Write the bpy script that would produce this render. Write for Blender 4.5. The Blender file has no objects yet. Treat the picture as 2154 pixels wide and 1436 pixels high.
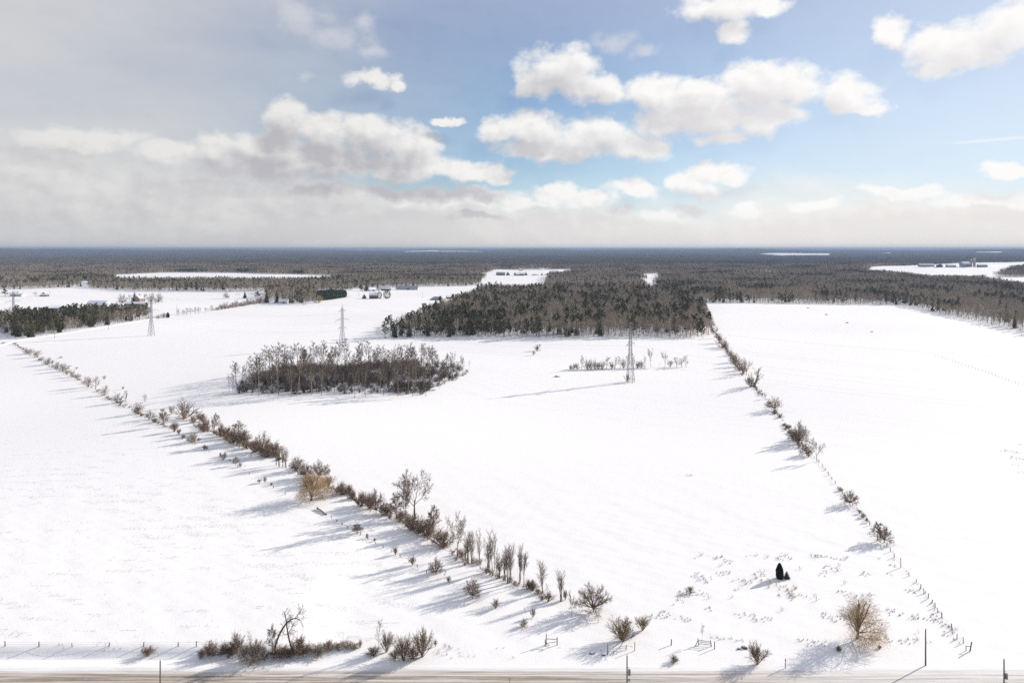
import bpy, math, random
import numpy as np
from mathutils import Matrix, Vector

# ------------------------------------------------------------------ camera, sky, sun, exposure
sc = bpy.context.scene
CAMZ = 85.0
F, CX, CY = 1436.0, 1077.0, 523.0            # focal length and principal point in photograph pixels (24 mm lens, level, shifted down)
PITCH = 0.0
CP, SP = math.cos(PITCH), math.sin(PITCH)
SUN_EL, SUN_AZ = math.radians(20.0), math.radians(60.0)     # azimuth clockwise from +Y (view direction)
EXPOSURE = 0.86
SKY_STRENGTH = 0.066

cam = bpy.data.cameras.new('camera')
cam.lens, cam.sensor_width = 24.0, 36.0
cam.shift_y = -(718.0 - CY) / 2154.0
cam.clip_start, cam.clip_end = 1.0, 120000.0
co = bpy.data.objects.new('camera', cam)
co.location = (0, 0, CAMZ)
co.rotation_euler = (math.radians(90) - PITCH, 0, 0)
sc.collection.objects.link(co)
sc.camera = co

sc.view_settings.view_transform = 'Standard'
sc.view_settings.look = 'None'
sc.view_settings.gamma = 1.0
sc.view_settings.exposure = EXPOSURE
sc.cycles.max_bounces = 5
sc.cycles.diffuse_bounces = 3
sc.cycles.volume_bounces = 0
sc.cycles.use_denoising = False
sc.cycles.denoiser = 'OPENIMAGEDENOISE'
sc.cycles.denoising_input_passes = 'RGB_ALBEDO_NORMAL'
sc.cycles.denoising_prefilter = 'ACCURATE'
sc.cycles.sample_clamp_indirect = 4.0

sun = bpy.data.lights.new('sun', 'SUN')
sun.energy, sun.angle, sun.color = 3.5, math.radians(0.53), (1.0, 0.93, 0.84)
so = bpy.data.objects.new('sun', sun)
sdir = Vector((math.cos(SUN_EL) * math.sin(SUN_AZ), math.cos(SUN_EL) * math.cos(SUN_AZ), math.sin(SUN_EL)))
so.rotation_euler = sdir.to_track_quat('Z', 'Y').to_euler()
so.location = (400, 300, 400)
sc.collection.objects.link(so)


class NT:
    """small helper to write node trees"""
    def __init__(s, t): s.t = t
    def n(s, typ, **kw):
        o = s.t.nodes.new(typ)
        for k, v in kw.items(): setattr(o, k, v)
        return o
    def put(s, sock, v):
        if hasattr(v, 'bl_rna') and isinstance(v, bpy.types.NodeSocket): s.t.links.new(v, sock)
        elif v is not None: sock.default_value = v
    def m(s, op, a, b=None, c=None, clamp=False):
        o = s.n('ShaderNodeMath', operation=op, use_clamp=clamp)
        for i, v in enumerate((a, b, c)): s.put(o.inputs[i], v)
        return o.outputs[0]
    def v(s, op, a, b=None, c=None):
        o = s.n('ShaderNodeVectorMath', operation=op)
        for i, v in enumerate((a, b, c)):
            if v is not None: s.put(o.inputs[i], v)
        return o.outputs['Value' if op in ('LENGTH', 'DOT_PRODUCT', 'DISTANCE') else 'Vector']
    def step(s, x, a, b, lo=0.0, hi=1.0):
        o = s.n('ShaderNodeMapRange', interpolation_type='SMOOTHSTEP')
        for k, v in zip(('Value', 'From Min', 'From Max', 'To Min', 'To Max'), (x, a, b, lo, hi)): s.put(o.inputs[k], v)
        return o.outputs[0]
    def noise(s, vec, scale, detail=4.0, rough=0.5, lac=2.0, dist=0.0):
        o = s.n('ShaderNodeTexNoise')
        s.put(o.inputs['Vector'], vec)
        for k, v in zip(('Scale', 'Detail', 'Roughness', 'Lacunarity', 'Distortion'), (scale, detail, rough, lac, dist)): s.put(o.inputs[k], v)
        return o.outputs['Fac']
    def mix(s, f, a, b):
        o = s.n('ShaderNodeMix', data_type='RGBA')
        s.put(o.inputs[0], f); s.put(o.inputs[6], a); s.put(o.inputs[7], b)
        return o.outputs[2]
    def xyz(s, x, y, z=0.0):
        o = s.n('ShaderNodeCombineXYZ')
        for i, v in enumerate((x, y, z)): s.put(o.inputs[i], v)
        return o.outputs[0]
    def sep(s, v):
        o = s.n('ShaderNodeSeparateXYZ'); s.put(o.inputs[0], v)
        return o.outputs


def lin(r, g, b):
    f = lambda c: (c / 12.92 if c <= 0.04045 else ((c + 0.055) / 1.055) ** 2.4)
    return tuple(f(c / 255.0) for c in (r, g, b))


def skycol(r, g, b):          # a cloud brightness as seen in the picture -> world colour
    k = 1.0 / (SKY_STRENGTH * 2 ** EXPOSURE)
    return tuple(c * k for c in lin(r, g, b)) + (1.0,)


def azel(px, py):
    x, y = (px - CX) / F, (CY - py) / F
    dy, dz = CP + y * SP, -SP + y * CP
    return math.atan2(x, dy), math.atan2(dz, math.hypot(x, dy))


def blobs_group(name, blobs, smooth):
    g = bpy.data.node_groups.new(name, 'ShaderNodeTree')
    g.interface.new_socket('P', in_out='INPUT', socket_type='NodeSocketVector')
    g.interface.new_socket('D', in_out='OUTPUT', socket_type='NodeSocketFloat')
    t = NT(g)
    P = t.n('NodeGroupInput').outputs[0]
    acc = None
    for (x, y, rx, ry) in blobs:
        a, e = azel(x, y)
        w, h = rx / F * math.cos(a) ** 2, ry / F * math.cos(a)
        L = t.v('LENGTH', t.v('MULTIPLY_ADD', P, (1 / w, 1 / h, 0), (-a / w, -e / h, 0)))
        acc = L if acc is None else t.m('SMOOTH_MIN', acc, L, smooth)
    t.put(t.n('NodeGroupOutput').inputs[0], acc)
    return g


CUMULUS = [(615, 250, 60, 52), (690, 285, 95, 52), (785, 292, 110, 52), (868, 315, 62, 48), (560, 305, 110, 48), (465, 312, 85, 44),
           (640, 340, 240, 44), (850, 352, 150, 34), (955, 362, 120, 28), (1030, 370, 60, 20), (780, 165, 66, 24), (835, 178, 22, 16),
           (1185, 148, 108, 62), (1255, 180, 80, 42), (1125, 175, 62, 40), (1380, 188, 90, 42), (1455, 205, 120, 50), (1580, 190, 105, 56),
           (1655, 185, 100, 56), (1785, 192, 80, 50), (1835, 218, 38, 26), (1480, 245, 200, 50), (1610, 255, 90, 40), (1520, 294, 50, 22),
           (1050, 272, 62, 36), (1130, 270, 90, 44), (1250, 285, 100, 48), (1335, 312, 95, 36), (1160, 312, 150, 36), (1335, 396, 66, 24),
           (1495, 368, 92, 24), (1440, 380, 56, 28), (1480, 395, 60, 20), (1520, 12, 115, 42), (1545, 72, 46, 32), (1615, 8, 60, 26),
           (1868, 62, 62, 38), (1955, 95, 90, 48), (2050, 85, 120, 62), (2140, 45, 100, 60), (1990, 132, 62, 26), (2240, 60, 130, 60),
           (2125, 356, 66, 20), (1575, 438, 40, 16), (1385, 456, 60, 13), (1180, 405, 80, 22), (1090, 425, 70, 18), (930, 258, 46, 13),
           (1300, 440, 50, 14), (1000, 415, 120, 24), (720, 398, 150, 20), (870, 410, 120, 20), (1240, 418, 80, 20), (1440, 440, 60, 14), (1010, 455, 60, 10), (1720, 425, 70, 14), (1900, 410, 110, 16), (2080, 420, 120, 18), (180, 290, 180, 34), (360, 318, 90, 26)]
WISPS = [(630, 30, 95, 42), (710, 75, 95, 40), (785, 108, 62, 30), (650, 156, 36, 15), (1290, 82, 80, 28), (1355, 102, 45, 18),
         (1880, 95, 30, 16), (760, 40, 50, 34), (1530, 400, 160, 20)]
DECK = [(-250, 430, 520, 190), (60, 440, 400, 190), (330, 450, 320, 150), (620, 460, 330, 110), (900, 475, 300, 90), (1150, 490, 260, 82),
        (1400, 500, 260, 66), (1650, 495, 260, 80), (1900, 485, 280, 92), (2150, 480, 260, 98), (2450, 480, 320, 110)]


def build_world():
    w = bpy.data.worlds.new('World')
    sc.world = w
    w.use_nodes = True
    w.cycles.sampling_method = 'MANUAL'
    w.cycles.sample_map_resolution = 512
    t = NT(w.node_tree)
    w.node_tree.nodes.clear()
    sky = t.n('ShaderNodeTexSky', sky_type='NISHITA')
    sky.sun_disc = False
    sky.sun_elevation, sky.sun_rotation = SUN_EL, SUN_AZ
    sky.altitude, sky.air_density, sky.dust_density, sky.ozone_density = 300.0, 1.0, 0.15, 4.0
    D = t.v('NORMALIZE', t.n('ShaderNodeTexCoord').outputs['Generated'])
    x, y, z = t.sep(D)
    az = t.m('ARCTAN2', x, y)
    el = t.m('ARCSINE', z)
    P = t.xyz(az, el)
    sunny = t.v('DOT_PRODUCT', D, tuple(Vector((sdir.x, sdir.y, 0)).normalized()))       # 1 towards the sun, -1 away
    left = t.v('DOT_PRODUCT', D, (-0.93, 0.37, 0.0))
    # warp the coordinates so that outlines billow: broad lumps, then small puffs
    def warper(scale, detail, ax, ay):
        o = t.n('ShaderNodeTexNoise'); t.put(o.inputs['Vector'], P); t.put(o.inputs['Scale'], scale); t.put(o.inputs['Detail'], detail); t.put(o.inputs['Roughness'], 0.6)
        return t.v('MULTIPLY_ADD', o.outputs['Color'], (ax, ay, 0), (-ax / 2, -ay / 2, 0))
    warp = t.v('ADD', warper(9.0, 2.0, 0.06, 0.045), warper(30.0, 5.0, 0.036, 0.028))
    PW = t.v('ADD', P, warp)

    def grp(g, vec):
        o = t.n('ShaderNodeGroup', node_tree=g); t.put(o.inputs[0], vec)
        return o.outputs[0]
    gc = blobs_group('cumulus', CUMULUS, 0.2)
    gw = blobs_group('wisps', WISPS, 0.3)
    gd = blobs_group('deck', DECK, 0.35)
    SUNWARD = (0.010, 0.011, 0)
    ST = t.v('MULTIPLY', P, (1.0, 1.35, 1.0))
    n1 = t.noise(ST, 26.0, 7.0, 0.58)
    n1s = t.noise(t.v('ADD', ST, SUNWARD), 26.0, 3.0, 0.55)
    n1l = t.noise(ST, 26.0, 3.0, 0.55)
    relief = t.m('SUBTRACT', n1l, n1s)                       # lumps turned to the sun are lighter
    n2 = t.noise(t.v('MULTIPLY', P, (1.0, 2.6, 1.0)), 7.0, 5.0, 0.5)
    n3 = t.noise(t.v('MULTIPLY', t.v('ADD', P, (3.1, 1.7, 0)), (1.0, 3.2, 1.0)), 3.5, 4.0, 0.5)
    nbig = t.noise(t.v('MULTIPLY', D, (1.0, 1.0, 2.2)), 3.2, 8.0, 0.6)
    # cumulus
    dc = t.m('MULTIPLY_ADD', t.m('SUBTRACT', n1, 0.5), 1.15, t.m('SUBTRACT', 0.98, grp(gc, PW)))
    # generic cumulus of the same sort everywhere out of view, cover raised to lighten shadows
    outside = t.m('MAXIMUM', t.step(t.m('ABSOLUTE', az), 0.72, 0.95), t.step(el, 0.42, 0.6))
    dg = t.m('MULTIPLY', t.m('SUBTRACT', nbig, 0.48), t.m('MULTIPLY', outside, 3.0))
    dc = t.m('MAXIMUM', dc, dg)
    ac = t.step(dc, -0.16, 0.52)
    # how much cloud lies between this piece and the sun (above and to the right)
    d2 = t.m('MULTIPLY_ADD', t.m('SUBTRACT', n1l, 0.5), 0.5, t.m('SUBTRACT', 1.0, grp(gc, t.v('ADD', PW, (0.014, 0.028, 0)))))
    sh = t.m('SUBTRACT', t.step(d2, -0.2, 0.8), t.m('MULTIPLY', relief, 1.3), clamp=True)
    white = t.mix(t.step(sunny, -0.1, 0.85), skycol(230, 229, 227), skycol(255, 254, 252))
    grey = t.mix(t.step(sunny, 0.25, 0.98), skycol(188, 187, 192), skycol(238, 236, 237))
    ccol = t.mix(sh, white, grey)
    # high thin veil everywhere, thick towards the left
    base = t.mix(t.m('MULTIPLY', t.step(el, 0.19, 0.42), t.m('MULTIPLY_ADD', n3, 0.5, 0.25)), sky.outputs[0], skycol(176, 183, 214))
    base = t.mix(t.m('MULTIPLY', t.step(t.m('MULTIPLY_ADD', t.m('SUBTRACT', n3, 0.5), 0.35, left), 0.32, 0.96), 0.97), base, skycol(210, 210, 211))
    base = t.mix(t.m('MULTIPLY', t.step(t.m('ADD', sunny, t.m('MULTIPLY', t.m('SUBTRACT', 0.3, el), 0.6)), 0.5, 1.15), 0.72), base, skycol(224, 233, 243))
    # wisps
    dw = t.m('MULTIPLY_ADD', t.m('SUBTRACT', n1, 0.5), 1.3, t.m('SUBTRACT', 0.9, grp(gw, PW)))
    base = t.mix(t.m('MULTIPLY', t.step(dw, 0.0, 0.9), 0.6), base, skycol(216, 217, 222))
    # vapour trail low on the right
    (ax_, ay_), (bx_, by_) = azel(1960, 305), azel(2160, 288)
    dx = t.m('SUBTRACT', az, ax_)
    tv = t.m('ABSOLUTE', t.m('SUBTRACT', el, t.m('MULTIPLY_ADD', dx, (by_ - ay_) / (bx_ - ax_), ay_)))
    trail = t.m('MULTIPLY', t.step(tv, 0.0028, 0.0008), t.m('MULTIPLY', t.step(dx, 0.0, 0.05), t.step(dx, 0.35, 0.2)))
    base = t.mix(t.m('MULTIPLY', trail, 0.55), base, skycol(245, 247, 250))
    # low cloud deck
    dd = t.m('MULTIPLY_ADD', t.m('SUBTRACT', n2, 0.5), 0.55, t.m('SUBTRACT', 1.0, grp(gd, t.v('ADD', P, t.v('MULTIPLY', warp, (0.5, 0.45, 0))))))
    dd = t.m('MAXIMUM', dd, t.m('MULTIPLY_ADD', el, -7.0, t.m('MULTIPLY_ADD', t.m('SUBTRACT', nbig, 0.5), 1.6, 0.6)))
    ad = t.m('MULTIPLY', t.step(dd, -0.05, 0.55), 0.95)
    deckc = t.mix(t.step(sunny, 0.0, 0.9), skycol(226, 225, 223), skycol(250, 246, 241))
    deckd = t.mix(t.step(sunny, 0.0, 0.9), skycol(204, 203, 206), skycol(236, 232, 230))
    dk = t.m('ADD', t.m('MULTIPLY', t.m('SUBTRACT', n2, 0.5), 1.1), t.m('ADD', t.m('MULTIPLY', t.m('SUBTRACT', n3, 0.5), 1.2), t.m('MULTIPLY', t.step(dd, 0.1, 0.8), 0.42)))
    deck = t.mix(t.step(t.m('SUBTRACT', dk, t.m('MULTIPLY', relief, 0.9)), -0.12, 0.62), deckc, deckd)
    deck = t.mix(t.m('MULTIPLY', t.step(el, 0.075, 0.0), 0.6), deck, t.mix(t.step(sunny, 0.0, 0.9), skycol(204, 204, 205), skycol(243, 237, 232)))
    base = t.mix(ad, base, deck)
    col = t.mix(t.m('MULTIPLY', ac, t.step(el, 0.015, 0.06)), base, ccol)
    # palest close to the horizon
    bg = t.n('ShaderNodeBackground'); t.put(bg.inputs[0], col); bg.inputs[1].default_value = SKY_STRENGTH
    t.put(t.n('ShaderNodeOutputWorld').inputs[0], bg.outputs[0])


build_world()

# ------------------------------------------------------------------ helpers
rng = np.random.default_rng(7)
COL = sc.collection


def sstep(a, b, x):
    t = np.clip((np.asarray(x, float) - a) / (b - a), 0, 1)
    return t * t * (3 - 2 * t)


_w = np.random.default_rng(3)
_WAVES = [(2 * math.pi / L, a, *_w.uniform(0, 6.28, 2)) for L, a in
          [(11, .016), (7.3, .016), (5.1, .016), (3.9, .016), (14, .018), (19, .018)]]


def hgt(x, y):
    """height of the snow surface"""
    x, y = np.asarray(x, float), np.asarray(y, float)
    r = np.hypot(x, y)
    f = sstep(150, 330, y) * (1 - sstep(2500, 5000, r))
    z = f * (1.1 * np.sin(x * .0125 + .6) * np.sin(y * .0105 + 1.0) + .7 * np.sin(x * .021 - y * .013 + 2.0) + .4 * np.sin(x * .006 + y * .031))
    # the left field swells and falls away from the sun
    z = z + f * 1.6 * np.exp(-((x + 150) / 75) ** 2 - ((y - 470) / 160) ** 2)
    # and sinks towards the left, a slope added to darken this part
    z = z - 5.0 * sstep(-95, -330, x) * sstep(215, 330, y) * (1 - sstep(480, 640, y))
    # drifts beside the road and over the weedy corner
    near = sstep(139.6, 145, y) * (1 - sstep(200, 330, y))
    d = 0
    for k, a, p, q in _WAVES:
        d = d + a * np.sin(k * (x * math.cos(q) + y * math.sin(q)) + p + 1.3 * np.sin(.11 * x + .17 * y + q))
    z = z + near * d
    # the bank above the road ditch on the left
    bank = (1 - sstep(-52, -36, x)) * sstep(141.7, 145.4 + .5 * np.sin(x * .3), y) * (1 - sstep(160, 225, y))
    z = z + 0.85 * bank
    z = z - 0.35 * (1 - sstep(-50, -30, x)) * np.exp(-((y - 142.1) / 1.6) ** 2)
    # the farm on the right stands on a rise
    z = z + 24 * np.exp(-((x - 1750) / 620) ** 2 - ((y - 2450) / 560) ** 2)
    # low blue hills far off
    a = np.arctan2(x, np.maximum(y, 1))
    hill = 58 + 13 * np.sin(a * 7 + .5) + 9 * np.sin(a * 19 + 2) + 7 * np.sin(a * 43) + 4 * np.sin(a * 97 + 1)
    z = z + sstep(8500, 17500, r) * hill * (y > 0)
    return z


def ray(px, py):
    x, y = (px - CX) / F, (CY - py) / F
    return np.array([x, CP + y * SP, -SP + y * CP])


def gpt(px, py):
    """the point of the ground seen at a photograph pixel"""
    d = ray(px, py)
    t = CAMZ / max(-d[2], 1e-4)
    for _ in range(40):
        t2 = (CAMZ - float(hgt(d[0] * t, d[1] * t))) / max(-d[2], 1e-4)
        t += 0.5 * (t2 - t)
    x, y = d[0] * t, d[1] * t
    return np.array([x, y, float(hgt(x, y))])


def ztop(p, py):
    k = (CY - py) / F
    return CAMZ - p[1] * (SP - k * CP) / (CP + k * SP)


def depth(p): return p[1] * CP + (CAMZ - p[2]) * SP
def mpp(p): return depth(p) / F           # metres per photograph pixel


def wpoly(pts): return np.array([gpt(*p)[:2] for p in pts])


def inside(poly, x, y):
    x, y = np.asarray(x), np.asarray(y)
    r = np.zeros(x.shape, bool)
    j = len(poly) - 1
    for i in range(len(poly)):
        (xi, yi), (xj, yj) = poly[i], poly[j]
        c = ((yi > y) != (yj > y)) & (x < (xj - xi) * (y - yi) / (yj - yi + 1e-12) + xi)
        r ^= c
        j = i
    return r


def mesh(name, V, Fc, mats=(), smooth=False, mi=None):
    me = bpy.data.meshes.new(name)
    V = np.asarray(V, np.float32).reshape(-1, 3)
    if isinstance(Fc, np.ndarray):
        n, k = Fc.shape
        me.vertices.add(len(V)); me.vertices.foreach_set('co', V.ravel())
        me.loops.add(n * k); me.loops.foreach_set('vertex_index', Fc.ravel().astype(np.int32))
        me.polygons.add(n); me.polygons.foreach_set('loop_start', np.arange(0, n * k, k, dtype=np.int32))
        me.update(calc_edges=True)
    else:
        me.from_pydata(V.tolist(), [], [list(f) for f in Fc])
    for m in mats: me.materials.append(m)
    if mi is not None: me.polygons.foreach_set('material_index', np.asarray(mi, np.int32))
    if smooth: me.polygons.foreach_set('use_smooth', np.ones(len(me.polygons), bool))
    me.update()
    return me


def obj(name, me, parent=None, loc=None, label=None, cat=None, group=None, kind=None):
    o = bpy.data.objects.new(name, me)
    COL.objects.link(o)
    if parent is not None: o.parent = parent
    if loc is not None: o.location = loc
    if label: o['label'] = label
    if cat: o['category'] = cat
    if group: o['group'] = group
    if kind: o['kind'] = kind
    return o


class MB:
    """collects boxes and bars into one mesh"""
    def __init__(s): s.V, s.F = [], []
    def add(s, v, f):
        b = len(s.V)
        s.V += [tuple(p) for p in v]
        s.F += [tuple(i + b for i in q) for q in f]
        return s
    def box(s, c, d, rz=0.0):
        x, y, z = (k / 2 for k in d)
        v = [(a * x, b * y, e * z) for e in (-1, 1) for b in (-1, 1) for a in (-1, 1)]
        co_, si = math.cos(rz), math.sin(rz)
        v = [(c[0] + p * co_ - q * si, c[1] + p * si + q * co_, c[2] + r) for p, q, r in v]
        return s.add(v, [(0, 2, 3, 1), (4, 5, 7, 6), (0, 1, 5, 4), (2, 6, 7, 3), (0, 4, 6, 2), (1, 3, 7, 5)])
    def bar(s, a, b, r, r2=None, n=4):
        a, b = np.array(a, float), np.array(b, float)
        d = b - a; L = np.linalg.norm(d)
        if L < 1e-6: return s
        d /= L
        u = np.cross(d, (0, 0, 1) if abs(d[2]) < .9 else (1, 0, 0)); u /= np.linalg.norm(u)
        w = np.cross(d, u)
        r2 = r if r2 is None else r2
        an = [2 * math.pi * (i + .5) / n for i in range(n)]
        v = [a + r * (math.cos(t) * u + math.sin(t) * w) for t in an] + [b + r2 * (math.cos(t) * u + math.sin(t) * w) for t in an]
        f = [(i, (i + 1) % n, n + (i + 1) % n, n + i) for i in range(n)] + [tuple(range(n))[::-1], tuple(range(n, 2 * n))]
        return s.add(v, f)
    def mesh(s, name, mat, smooth=False): return mesh(name, s.V, s.F, [mat], smooth)
    def obj(s, name, mat, parent=None, **k): return obj(name, s.mesh(name, mat), parent, **k)


# ------------------------------------------------------------------ materials
def material(name, col, rough=.85, var=0.0, scale=1.0, objvar=0.0, col2=None, spec=.2):
    m = bpy.data.materials.new(name)
    m.use_nodes = True
    t = NT(m.node_tree)
    b = m.node_tree.nodes['Principled BSDF']
    b.inputs['Roughness'].default_value = rough
    b.inputs['Specular IOR Level'].default_value = spec
    c = (*col, 1.0)
    if var or col2:
        P = t.n('ShaderNodeNewGeometry').outputs['Position']
        k = t.noise(P, scale, 4.0, .6)
        c2 = (*(col2 if col2 else [min(1, q * (1 + var)) for q in col]), 1.0)
        c1 = (*(col if col2 else [q * (1 - var) for q in col]), 1.0)
        c = t.mix(t.step(k, .3, .7), c1, c2)
    if objvar:
        rnd = t.n('ShaderNodeObjectInfo').outputs['Random']
        f = t.m('MULTIPLY_ADD', rnd, 2 * objvar, 1 - objvar)
        vm = t.n('ShaderNodeVectorMath', operation='SCALE')
        t.put(vm.inputs[0], c); t.put(vm.inputs['Scale'], f)
        c = vm.outputs[0]
    t.put(b.inputs['Base Color'], c)
    return m


def snow_material(name, tint=(.90, .885, .872)):
    m = bpy.data.materials.new(name)
    m.use_nodes = True
    t = NT(m.node_tree)
    b = m.node_tree.nodes['Principled BSDF']
    b.inputs['Roughness'].default_value = .75
    b.inputs['Specular IOR Level'].default_value = .15
    P = t.n('ShaderNodeNewGeometry').outputs['Position']
    big = t.noise(P, .012, 3.0)
    t.put(b.inputs['Base Color'], t.mix(big, (*[c * .97 for c in tint], 1), (*tint, 1)))
    # wind-packed ridges lying across the wind, fine grain between them
    Q = t.n('ShaderNodeMapping'); Q.inputs['Rotation'].default_value = (0, 0, .22); Q.inputs['Scale'].default_value = (.09, .42, .3)
    t.put(Q.inputs['Vector'], P)
    h = t.m('MULTIPLY_ADD', t.noise(Q.outputs[0], 1.0, 6.0, .62, dist=.6), .055, t.m('MULTIPLY', t.noise(P, 1.6, 4.0, .6), .12))
    h = t.m('MULTIPLY_ADD', t.noise(P, .06, 3.0), .15, h)
    y = t.sep(P)[1]
    bp = t.n('ShaderNodeBump'); bp.inputs['Strength'].default_value = 1.0
    t.put(bp.inputs['Distance'], t.step(y, 150, 900, .30, .5)); t.put(bp.inputs['Height'], h)
    t.put(b.inputs['Normal'], bp.outputs[0])
    return m


M_SNOW = snow_material('snow')
M_SNOWROOF = material('roof_snow', (.86, .88, .91), .7, .03, .8)
M_BARK = material('bark', (.125, .10, .082), .95, .25, 2.0, .25)
M_TWIG = material('twig', (.215, .155, .115), .95, .2, .7, .22)
M_BARKG = material('grey_bark', (.33, .295, .255), .95, .3, 1.0, .25)
M_TWIGG = material('grey_twig', (.30, .255, .20), .95, .2, .5, .25)
M_BROWN = material('brown_shrub_twig', (.225, .16, .118), .95, .25, .7, .22)
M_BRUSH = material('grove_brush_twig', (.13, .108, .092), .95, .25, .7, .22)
M_FAR = material('far_twig', (.17, .155, .14), .95, .12, .02, .12)
M_GBARK = material('grove_bark', (.24, .21, .185), .95, .3, 1.0, .3)
M_GTWIG = material('grove_twig', (.15, .12, .097), .95, .2, .5, .2)
M_OLIVE = material('olive_shrub_twig', (.24, .19, .105), .95, .25, .7, .15)
M_WILLOW = material('willow_twig', (.45, .32, .19), .9, .2, .6, .08)
M_WILLOWB = material('willow_bark', (.15, .105, .075), .95, .3, 1.5)
M_PINE = material('pine_needles', (.108, .102, .058), .9, .3, .6, .3)
M_SPRUCE = material('spruce_needles', (.085, .088, .052), .9, .3, .6, .25)
M_CEDAR = material('cedar_needles', (.026, .03, .026), .9, .3, .8)
M_HEDGE = material('cedar_hedge_needles', (.05, .075, .038), .9, .35, .25)
M_POST = material('weathered_wood', (.16, .135, .115), .95, .3, 4.0, .2)
M_POLE = material('pole_wood', (.12, .105, .095), .95, .25, 3.0)
M_RUSTGATE = material('red_gate_paint', (.22, .09, .07), .7, .2, 3.0)
M_STEEL = material('galvanised_steel', (.15, .145, .165), .6, .15, 1.0, spec=.4)
M_WIRE = material('conductor_wire', (.35, .35, .37), .5)
M_FWIRE = material('fence_wire', (.2, .19, .18), .6)
M_GLASSI = material('insulator_glass', (.18, .22, .22), .3, spec=.5)
M_STONE = material('field_stone', (.13, .12, .12), .9, .35, 3.0)
M_STRAW = material('dry_weed', (.36, .28, .17), .95, .25, 1.0)
M_WEED = material('grey_weed', (.17, .14, .115), .95, .25, 1.0)
M_WINDOW = material('window_glass', (.03, .035, .045), .15, spec=.5)
M_DOOR = material('door_paint', (.12, .10, .09), .8)

# ------------------------------------------------------------------ ground and roads
def spaced(fine, lim, step, grow, far):
    a = list(np.arange(fine, lim, step)); s = step
    while a[-1] < far:
        s *= grow; a.append(a[-1] + s)
    return a


_pos = spaced(0, 190, 1.5, 1.07, 60000)
xs = np.array([-v for v in _pos[:0:-1]] + _pos)
ys = np.array([-3000, -1500, -700, -300, -100, 0, 60, 100, 112] + spaced(118, 205, .75, 1.022, 60000))
GX, GY = np.meshgrid(xs, ys)
GZ = hgt(GX, GY)
nx, ny = len(xs), len(ys)
I = np.arange(nx * ny).reshape(ny, nx)
Q = np.stack([I[:-1, :-1], I[:-1, 1:], I[1:, 1:], I[1:, :-1]], -1).reshape(-1, 4)
obj('ground', mesh('ground', np.stack([GX, GY, GZ], -1).reshape(-1, 3), Q, [M_SNOW], True),
    label='wide flat snow covered farm fields', cat='ground', kind='structure')


def road_material():
    m = bpy.data.materials.new('packed_snow_road')
    m.use_nodes = True
    t = NT(m.node_tree)
    b = m.node_tree.nodes['Principled BSDF']
    b.inputs['Roughness'].default_value = .8
    b.inputs['Specular IOR Level'].default_value = .15
    P = t.n('ShaderNodeNewGeometry').outputs['Position']
    x, y, z = t.sep(P)
    S = t.xyz(t.m('MULTIPLY', x, .012), t.m('MULTIPLY', y, 1.0))
    n = t.noise(S, 1.6, 7.0, .65, dist=.3)
    fine = t.noise(t.xyz(t.m('MULTIPLY', x, .05), t.m('MULTIPLY', y, 3.0)), 1.5, 5.0, .6)
    grit = t.noise(P, .5, 5.0, .6)
    fade = t.step(x, -5, 70, 1.0, .4)                                             # cleaner under drifted snow on the right
    ye = t.m('MULTIPLY_ADD', t.m('SUBTRACT', t.noise(t.xyz(t.m('MULTIPLY', x, .06), y), 1.0, 5.0, .6), .5), 3.0, y)
    mid = t.m('MULTIPLY', t.step(ye, 138.9, 135.2), t.step(y, 130.2, 131.7))      # where tyres run
    k = t.m('MULTIPLY', t.step(t.m('MULTIPLY_ADD', t.m('SUBTRACT', fine, .5), .6, n), .36, .58), t.m('MULTIPLY', mid, fade))
    col = t.mix(t.m('MULTIPLY', t.m('MULTIPLY', mid, fade), .7), (.87, .86, .85, 1), (.56, .52, .46, 1))
    col = t.mix(k, col, (.36, .29, .22, 1))
    track = t.m('MULTIPLY', t.step(t.m('MULTIPLY_ADD', t.m('SUBTRACT', fine, .5), 1.2, n), .50, .70), t.m('MULTIPLY', mid, t.m('MULTIPLY', fade, .8)))
    col = t.mix(track, col, (.17, .14, .11, 1))
    col = t.mix(t.m('MULTIPLY', t.step(grit, .45, .75), t.m('MULTIPLY', mid, .25)), col, (.55, .50, .44, 1))
    t.put(b.inputs['Base Color'], col)
    bp = t.n('ShaderNodeBump'); bp.inputs['Strength'].default_value = .8; bp.inputs['Distance'].default_value = .05
    t.put(bp.inputs['Height'], t.m('ADD', fine, t.m('MULTIPLY', grit, .6)))
    t.put(b.inputs['Normal'], bp.outputs[0])
    return m


def sheet(name, rows, mat, **k):
    V = np.array(rows); n, w = V.shape[:2]
    I = np.arange(n * w).reshape(n, w)
    Q = np.stack([I[:-1, :-1], I[1:, :-1], I[1:, 1:], I[:-1, 1:]], -1).reshape(-1, 4)
    return obj(name, mesh(name, V.reshape(-1, 3), Q, [mat], True), **k)


_ry = [129.5, 130.0, 130.7, 132.1, 133.7, 135.3, 136.9, 138.1, 139.0, 139.8]
_rz = [-.03, .03, .07, .09, .11, .10, .09, .08, .05, -.03]
sheet('road', [[(x, y, z + .012 * math.sin(x * .9 + y * 3)) for y, z in zip(_ry, _rz)] for x in np.arange(-420, 421, 3.0)], road_material(),
      label='snow packed country road with brown slush tracks along the bottom', cat='road', kind='structure')
# snow ploughed up along the far road edge: low ridge with grit
M_PLOUGH = material('ploughed_snow', (.80, .81, .83), .85, .06, 1.2)


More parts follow.
